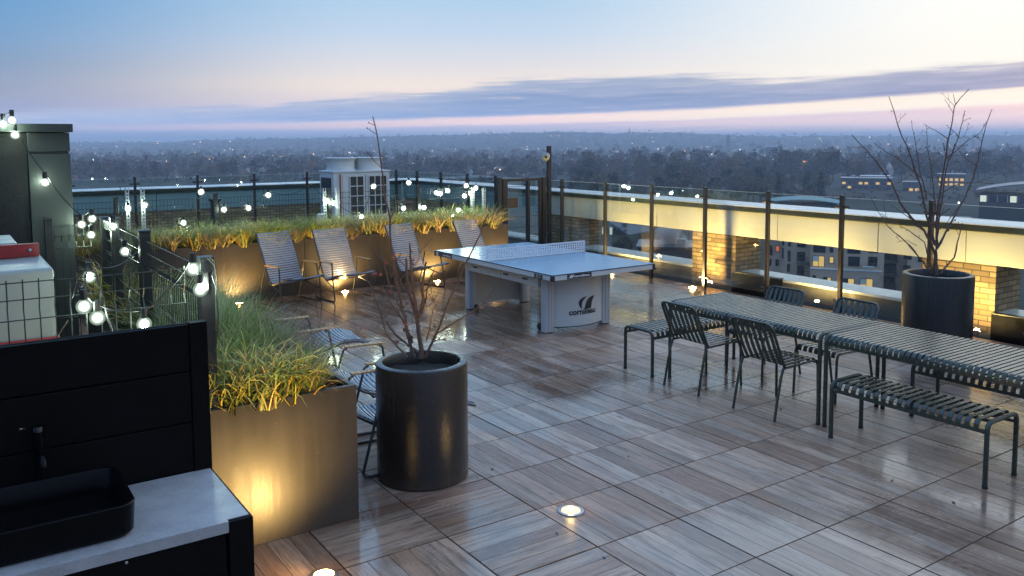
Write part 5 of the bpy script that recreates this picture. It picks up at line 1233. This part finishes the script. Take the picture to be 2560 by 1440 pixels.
# ------------------------------------------------------------------ particular buildings
def frame_at(px, D):
    """local axes for a building seen square on: u to the right, w away from the viewer"""
    f2 = ray(px, 349); w = np.array([f2[0], f2[1]]); w /= np.linalg.norm(w); u = np.array([w[1], -w[0]]); return u, w
class Bd:
    def __init__(s, name, label, cat, px, D, yaw=0):
        s.D = D; u, w = frame_at(px, D); a = rad(yaw); s.u = u*math.cos(a)+w*math.sin(a); s.w = w*math.cos(a)-u*math.sin(a)
        p = at_d(px, 349, D); s.o = p[:2]; s.z = lambda y: CAM[2]+(349-y)/FPX*D; s.k = D/FPX; s.px = px
        s.t = thing(name, label, cat, (p[0], p[1], GZ))
    def P(s, x, dw, z): q = s.o+s.u*x+s.w*dw; return (q[0], q[1], z)
    def box(s, mb, x0, x1, d0, d1, z0, z1, col=None):
        v = [s.P(x, d, z) for z in (z0, z1) for x, d in ((x0,d0),(x1,d0),(x1,d1),(x0,d1))]
        return mb.add(v, [(3,2,1,0),(4,5,6,7),(0,1,5,4),(1,2,6,5),(2,3,7,6),(3,0,4,7)], col)
    def X(s, px): return (px-s.px)*s.k
    def part(s, name, mat, boxes, parent=None):
        mb = MB()
        for b in boxes: s.box(mb, *b)
        return obj(name, mb, mat, parent or s.t)
aptwall = simple('apartment_brick', (.48,.34,.26), .85, var=.15, scale=.6); dkframe = simple('dark_window_frame', (.012,.013,.015), .5); slate = simple('blue_grey_roof_sheet', (.08,.10,.125), .5, var=.1, scale=.2)
def apartments():
    b = Bd('apartment_block', 'brick apartment block with balconies and some lit windows seen under the parapet beam', 'apartment block', 2110, 150)
    S = [(1925,1968,3,14,570,'w'), (1968,2040,0,14,560,'w'), (2040,2208,-5,12,560,'w'), (2208,2262,2,14,560,'w'), (2262,2420,-1,14,560,'w')]
    for x0, x1, d0, d1, yt, _ in S: b.part('wall', aptwall, [(b.X(x0), b.X(x1)-.01, d0, d1, GZ, b.z(yt))])
    b.part('wall', aptwall, [(b.X(2042), b.X(2200), -8, -5.01, GZ, b.z(667))])
    b.part('roof', slate, [(b.X(1925), b.X(2420), 1, 13, b.z(560)+.01, b.z(560)+.4)])
    b.part('terrace_coping', M['ledge'], [(b.X(2040), b.X(2202), -8.1, -7.6, b.z(667)+.01, b.z(665))])
    rail = MB(); 
    Q = lambda x: 1900+x/6.095
    Y = lambda y: 560+y/6.095
    W = [(415,445,235,400,0,0),(415,440,440,610,0,0),(500,548,250,410,0,0),(500,545,475,650,0,0),(495,540,690,820,0,0),(640,765,265,420,0,0),(640,760,490,640,0,0),(645,750,715,860,0,0),(890,1065,295,435,0,-5),(885,1055,485,650,1,-5),(1125,1175,325,425,0,-5),(1120,1185,490,590,1,-5),(1370,1550,365,430,0,-5),(1385,1545,475,620,0,-5),(1660,1785,465,610,0,-5),(1660,1785,385,408,0,-5),(1290,1312,370,430,0,-5),
         (895,945,745,880,0,-8),(1045,1160,765,920,3,-8),(1300,1475,765,935,3,-8),(1545,1725,755,930,1,-8),(1560,1730,985,1100,0,-8),(1050,1150,990,1100,0,-8),
         (1905,2085,425,580,0,2),(1900,2075,635,790,0,2),(1900,2065,845,1000,0,2),(2155,2265,440,530,0,-1),(2155,2255,620,730,0,-1),(2140,2235,835,935,1,-1),(2130,2240,1050,1120,0,-1),(2350,2440,470,560,0,-1),(2340,2440,680,780,0,-1),
         (175,250,440,600,0,3),(300,360,440,535,2,3),(175,240,660,770,0,3),(300,355,660,770,0,3),(190,350,215,330,0,3)]
    for x0, x1, y0, y1, lit, d in W:
        X0, X1, Z1, Z0 = b.X(Q(x0)), b.X(Q(x1)), b.z(Y(y0)), b.z(Y(y1))
        f = b.part('window', dkframe, [(X0, X1, d-.10, d-.005, Z0, Z1)])
        mt = {0: M['glasswin'], 1: M['winwarm'], 2: M['winred'], 3: M['glasswin']}[lit]; w_ = X1-X0; n = 2 if w_ > 1.1 else 1
        pn = [(X0+.08+(w_-.08)*k/n, X0+(w_-.08)*(k+1)/n, d-.13, d-.101, Z0+.08, Z1-.08) for k in range(n)]
        if lit == 3: b.part('pane', M['glasswin'], pn[:1], f); b.part('pane', M['winwarm'], pn[1:] or pn, f)
        elif lit == 1 and n == 2:
            h = (Z0+Z1)/2; a = pn[0]; b.part('pane', M['winwarm'], [(a[0], a[1], a[2], a[3], a[4], h), pn[1]], f); b.part('blind', M['cream'], [(a[0], a[1], a[2], a[3], h+.05, a[5])], f)
        else: b.part('pane', mt, pn, f)
    for y, x0, x1, d in ((590,1905,2090,2),(798,1895,2080,2),(1005,1890,2075,2),(655,640,835,0),(870,640,830,0)):
        z = b.z(Y(y)); X0, X1 = b.X(Q(x0)), b.X(Q(x1)); bal = b.part('balcony', M['upstand'], [(X0, X1, d-1.5, d-.14, z-.15, z)])
        rb = [(X0+(X1-X0)*k/14-.02, X0+(X1-X0)*k/14+.02, d-1.48, d-1.44, z, z+1.05) for k in range(15)]+[(X0, X1, d-1.50, d-1.42, z+1.051, z+1.1)]
        b.part('railing', dkframe, rb, bal)
    z = b.z(667); X0, X1 = b.X(2110), b.X(2198)
    b.part('terrace_glass', M['glass'], [(X0, X1, -7.9, -7.86, z+.1, z+1.1)])
    b.part('terrace_table', M['ledge'], [(b.X(2160), b.X(2185), -7.2, -6.4, z+.6, z+.7), (b.X(2171), b.X(2174), -6.85, -6.75, z+.01, z+.599)])
apartments()
def low_block(name, label, px0, px1, yt, yb, D, roofm, wallm, lit=0, depth=20, pitch=0, rows=2, cat='building', over=.6, litm='winwarm'):
    pc = (px0+px1)/2; b = Bd(name, label, cat, pc, D); X0, X1 = b.X(px0), b.X(px1); Z1 = b.z(yt); Z0 = min(b.z(yb), GZ+.0)
    b.part('wall', wallm, [(X0, X1, 0, depth, GZ, Z1)])
    b.part('roof', roofm, [(X0-over, X1+over, -over, depth+over, Z1+.01, Z1+.45+pitch)])
    H = b.z(yt)-b.z(yb); n = max(3, int((X1-X0)/3.4)); q4 = random.Random(int(px0))
    dark, li = [], []
    for r_ in range(rows):
        for k in range(n):
            x = X0+(X1-X0)*(k+.5)/n; z = Z1-1.0-(r_+1)*H/rows*.8; bb = (x-1.1, x+1.1, -.06, -.005, z, z+H/rows*.45); (li if q4.random() < lit else dark).append(bb)
    for bb in dark: b.part('window', M['glasswin'], [bb])
    for bb in li: b.part('lit_window', M[litm], [bb])
    return b
dk = simple('dark_facade', (.07,.065,.065), .8); pal = simple('pale_sheet_roof', (.55,.57,.6), .5); wht = simple('white_far_wall', (.6,.6,.6), .7); teal = simple('teal_sheet_roof', (.10,.20,.22), .7)
low_block('long_hall', 'long low hall with pale blue roof and few lit windows in the wood', 2110, 2228, 452, 478, 560, slate, dk, .3)
low_block('pale_roof_light', 'long bright roof light band above the blue roofed hall', 2138, 2222, 446, 451, 600, pal, wht, 0, 10, 0, 1)
low_block('office_block', 'office block with two rows of lit windows behind the far potted tree', 2352, 2412, 443, 474, 600, slate, dk, .9, 16)
low_block('low_office', 'small dark office with a short row of lit windows left of the lit office block', 2262, 2302, 462, 492, 540, slate, dk, .55, 14, 0, 1)
low_block('pale_shed', 'long pale roofed shed among amber lights beside the tower', 178, 262, 410, 424, 1150, pal, wht, .3, 40)
low_block('white_flat_roof', 'white flat roofed building just over the back parapet', 436, 488, 441, 455, 770, pal, wht, .1, 30)
low_block('white_office', 'white office block beyond the perforated uprights', 1146, 1205, 428, 446, 800, pal, wht, .25, 24, litm='wincool')
low_block('blue_roofed_office', 'blue roofed office block just above the gate', 1272, 1320, 432, 446, 820, slate, wht, .4, 24)
low_block('white_tower_block', 'pale slab block low on the distant hillside', 1440, 1448, 351, 362, 2900, wht, wht, 0, 15, 0, 1, over=0)
low_block('brick_tower_block', 'wide pinkish block low on the distant hillside', 1492, 1510, 355, 363, 2900, simple('pink_far_wall', (.4,.24,.2), .8), simple('pink_far_wall_2', (.4,.24,.2), .8), .2, 15, 0, 1, over=0)
low_block('pale_warehouse', 'thin pale warehouse on the far hillside beside the tower', 316, 332, 371, 375, 2600, wht, wht, 0, 15, 0, 1)
low_block('pale_warehouse', 'thin pale warehouse on the far hillside above the dark conifer', 407, 417, 370, 374, 2600, wht, wht, 0, 15, 0, 1)
low_block('terrace_row', 'row of terraced houses with lit windows at the foot of the wood', 1478, 1530, 447, 462, 640, slate, dk, .5, 12, 1.2, 1)
low_block('terrace_row', 'dark terraced row below the big evergreen', 1540, 1580, 445, 462, 660, slate, dk, .3, 12, 1.2, 1)
low_block('country_house', 'pale roofed house deep in the wood', 1915, 1945, 371, 381, 1500, pal, dk, .2, 14, 1.5, 1)
def arched(name, label, px0, px1, ye, yc, yb, D, roofm, wallm, depth, lit):
    pc = (px0+px1)/2; b = Bd(name, label, 'building', pc, D); X0, X1 = b.X(px0), b.X(px1); ze, zc = b.z(ye), b.z(yc); n = 18; vs = []; fs = []
    for k in range(n+1):
        u = k/n; x = X0-1+(X1-X0+2)*u; z = ze+(zc-ze)*math.sin(math.pi*(.08+.84*u))**.9
        for d, dz in ((-1.0,0), (depth,0), (-1.0,-.3), (depth,-.3)): vs.append(b.P(x, d, z+dz))
    for k in range(n):
        a = 4*k; c = a+4; fs += [(a, c, c+1, a+1), (a+2, a+3, c+3, c+2), (a, a+2, c+2, c), (a+1, c+1, c+3, a+3)]
    m_ = 4*n; fs += [(0,1,3,2), (m_, m_+2, m_+3, m_+1)]
    obj('roof', MB().add(vs, fs), roofm, b.t, smooth=True)
    b.part('wall', wallm, [(X0+.3, X1-.3, 0, depth-1, GZ, ze-.1)])
    nn = max(3, int((X1-X0)/3)); q4 = random.Random(int(px0)+1)
    for k in range(nn):
        x = X0+(X1-X0)*(k+.5)/nn; li = q4.random() < lit
        b.part('lit_window' if li else 'window', M['wincool' if li else 'glasswin'], [(x-1.0, x+1.0, -.07, -.005, ze-3.0, ze-.7)])
        b.part('mullion', wht, [(x+1.25, x+1.4, -.08, -.005, ze-3.1, ze-.5)])
    return b
arched('arched_roof_building', 'building with a curved blue grey roof and glazed top storey by the wood', 2474, 2790, 496, 466, 530, 300, slate, dk, 22, .1)
arched('teal_roof_hall', 'hall with a shallow teal curved roof behind the balustrade', 1925, 2095, 516, 503, 535, 330, teal, dk, 22, 0)
def gabled_glass():
    b = Bd('glass_fronted_building', 'glass fronted building with a long sloping grey roof seen below the beam', 'building', 1570, 300, -12)
    P = lambda px, y, d: b.P(b.X(px), d, b.z(y))
    vs = [P(1522,557,0), P(1574,590,0), P(1622,586,14), P(1578,554,14)]; v2 = [(a, c, z-.5) for a, c, z in vs]
    obj('roof', MB().add(vs+v2, [(0,1,2,3),(7,6,5,4),(0,4,5,1),(1,5,6,2),(2,6,7,3),(3,7,4,0)]), slate, b.t)
    b.part('wall', dk, [(b.X(1502), b.X(1566), .6, 10, GZ, b.z(578))])
    for k, (x0, x1) in enumerate(((1503,1511),(1513,1521),(1523,1531),(1533,1541),(1543,1552))):
        f = b.part('window', dkframe, [(b.X(x0), b.X(x1), .45, .59, b.z(598), b.z(572))]); b.part('pane', M['wincool'] if k in (0, 2) else M['glasswin'], [(b.X(x0)+.1, b.X(x1)-.1, .40, .449, b.z(597), b.z(573))], f)
    b.part('dormer', dk, [(b.X(1552), b.X(1562), 3, 6, b.z(575), b.z(564))])
    b.part('lit_stair', M['winwarm'], [(b.X(1503), b.X(1509), -1, -.6, b.z(606), b.z(601))])
gabled_glass()
low_block('flat_roof_block', 'dark flat roofed block with roof plant below the beam', 1600, 1800, 627, 650, 175, simple('dark_wet_roof', (.04,.05,.07), .35), dk, .1, 12, 0, 1)
vb = Bd('roof_plant', 'small grey ventilation box on the dark flat roof', 'ventilator', 1706, 178)
vb.part('casing', M['galv'], [(-.9, .9, 1, 2.2, vb.z(628)+.5, vb.z(628)+1.9)]); vb.part('cowl', M['galv'], [(-1.1, 1.1, .8, 2.4, vb.z(628)+1.91, vb.z(628)+2.1)])
low_block('white_van_shed', 'white walled low building beside the sloping roof', 1602, 1668, 578, 586, 330, pal, wht, .2, 8, 0, 1)
for px, D, k, H in ((1560,235,0,8),(1580,240,3,7),(1605,232,2,9),(1625,240,0,8),(1645,250,7,8),(1540,228,7,7),(1660,300,0,9),(1700,330,7,10),(1880,260,0,9)): tree_thing(k, np.array([*at_d(px, 349, D)[:2], GZ]), H, 'below the parapet beam' if px < 1655 else 'beyond the dark flat roof')
# church spire and pagoda on the skyline
def spire():
    b = Bd('church', 'church with a slender spire on the skyline ridge', 'church', 1573, 3800); g0 = hz_at(1573, 3800); z0 = b.z(337); zt = b.z(319)
    b.part('nave', M['hill'], [(-12, 16, 0, 9, g0, z0+2)]); b.part('tower', M['hill'], [(-4.5, 4.5, -2, 7, g0, z0+8)])
    v = [b.P(x, d, z0+8) for x, d in ((-4.5,-2),(4.5,-2),(4.5,7),(-4.5,7))]+[b.P(0, 1.5, zt)]
    obj('spire', MB().add(v, [(0,1,4),(1,2,4),(2,3,4),(3,0,4),(3,2,1,0)]), M['hill'], b.t)
spire()
def pagoda():
    D = 2300; b = Bd('pagoda', 'tall dark tiered pagoda rising from the trees', 'pagoda', 1821, D); z0, zt = GZ, b.z(338); p = b.P(0, 5, 0); n = 9; H = zt-z0-4
    for k in range(n):
        r = 6.6-3.3*k/n; za = z0+H*k/n; zb = z0+H*(k+1)/n; t_ = obj('storey', MB().cyl((p[0], p[1]), r, za, zb-.8, 8), M['hill'], b.t); obj('roof', MB().cyl((p[0], p[1]), r+1.3, zb-.79, zb, 8, r1=r-.3), M['hill'], t_)
    obj('finial', MB().cyl((p[0], p[1]), 1.2, zt-4, zt, 6, r1=.1), M['hill'], b.t)
pagoda()
# lit facade in the wood
fb = Bd('lit_pavilion', 'square building with an orange lit round window deep in the wood', 'building', 2007, 900)
fb.part('wall', dk, [(-9, 9, 0, 8, GZ, fb.z(400))])
mb = MB(); c0 = fb.P(0, -.1, fb.z(414)); u = fb.u
for rr_, a0 in ((5.2, 0), (3.6, 40), (2.0, 80)):
    for k in range(16):
        if (k*7+a0) % 5 == 0: continue
        a = 2*math.pi*k/16; da = .28; pts = []
        for r2, aa in ((rr_-1.0, a-da*.5), (rr_, a-da*.5), (rr_, a+da*.5), (rr_-1.0, a+da*.5)): pts.append((c0[0]+u[0]*r2*math.cos(aa), c0[1]+u[1]*r2*math.cos(aa), c0[2]+r2*math.sin(aa)))
        mb.quad(*pts)
obj('lit_window', mb, emit('orange_lit_window', (1,.42,.12), 2.2, False), fb.t)
# ------------------------------------------------------------------ steam and haze
def mat_vol(name, dens, col, noise_scale=None, axis=None, an=.1):
    m, T = newmat(name); v = T.new('ShaderNodeVolumePrincipled', {'Color': (*col, 1), 'Density': dens, 'Anisotropy': an})
    if noise_scale:
        tc = T.new('ShaderNodeTexCoord'); gpos_ = tc.outputs['Generated']; s = T.new('ShaderNodeSeparateXYZ', {0: gpos_})
        ob = tc.outputs['Object']; n = T.noise(ob, noise_scale, 4, .6)
        L = T.new('ShaderNodeVectorMath', {0: ob}, operation='LENGTH')
        cx = T.m('SUBTRACT', 1.0, T.mr(T.new('ShaderNodeVectorMath', {0: T.new('ShaderNodeVectorMath', {0: gpos_, 1: (.5,.5,.5)}, operation='SUBTRACT').outputs[0]}, operation='LENGTH').outputs['Value'], .1, .5))
        T.set(v, 'Density', T.m('MULTIPLY', T.m('MULTIPLY', T.mr(n, .35, .7), cx), dens))
    T.l.new(v.outputs[0], T.new('ShaderNodeOutputMaterial').inputs['Volume']); return m
def plume(label, pts, radii, D, dens):
    P = [at_d(x, y, D) for x, y in pts]; c0 = P[0]
    o = obj('steam_plume', MB().tube([p-c0 for p in P], radii, 10), mat_vol('steam', dens*4, (.97,.95,.98), .5/max(radii)*2))
    o.location = tuple(c0); o['kind'] = 'stuff'; tag(o, label, 'steam')
plume('slanting white steam plume drifting over the dark flat roof', [(1735,628),(1712,612),(1685,595),(1660,583),(1640,572)], [.5,1.6,2.5,3.0,2.4], 182, .5)
plume('small white steam puff above the wood beyond the table tennis table', [(1722,414),(1722,402),(1718,392),(1726,384)], [.8,1.3,2.6,1.6], 800, .6)
plume('thin pinkish steam column above the long hall', [(2233,446),(2229,432),(2222,416),(2218,404)], [1.2,1.8,2.2,1.4], 590, .6)
hz = obj('haze', MB().box(-31000, 31000, -31000, 31000, GZ-1.6, 64), mat_vol('evening_haze', HAZE, (.78,.87,1.0), an=0.0)); hz['kind'] = 'stuff'; tag(hz, 'pale blue evening haze over the whole town', 'haze')
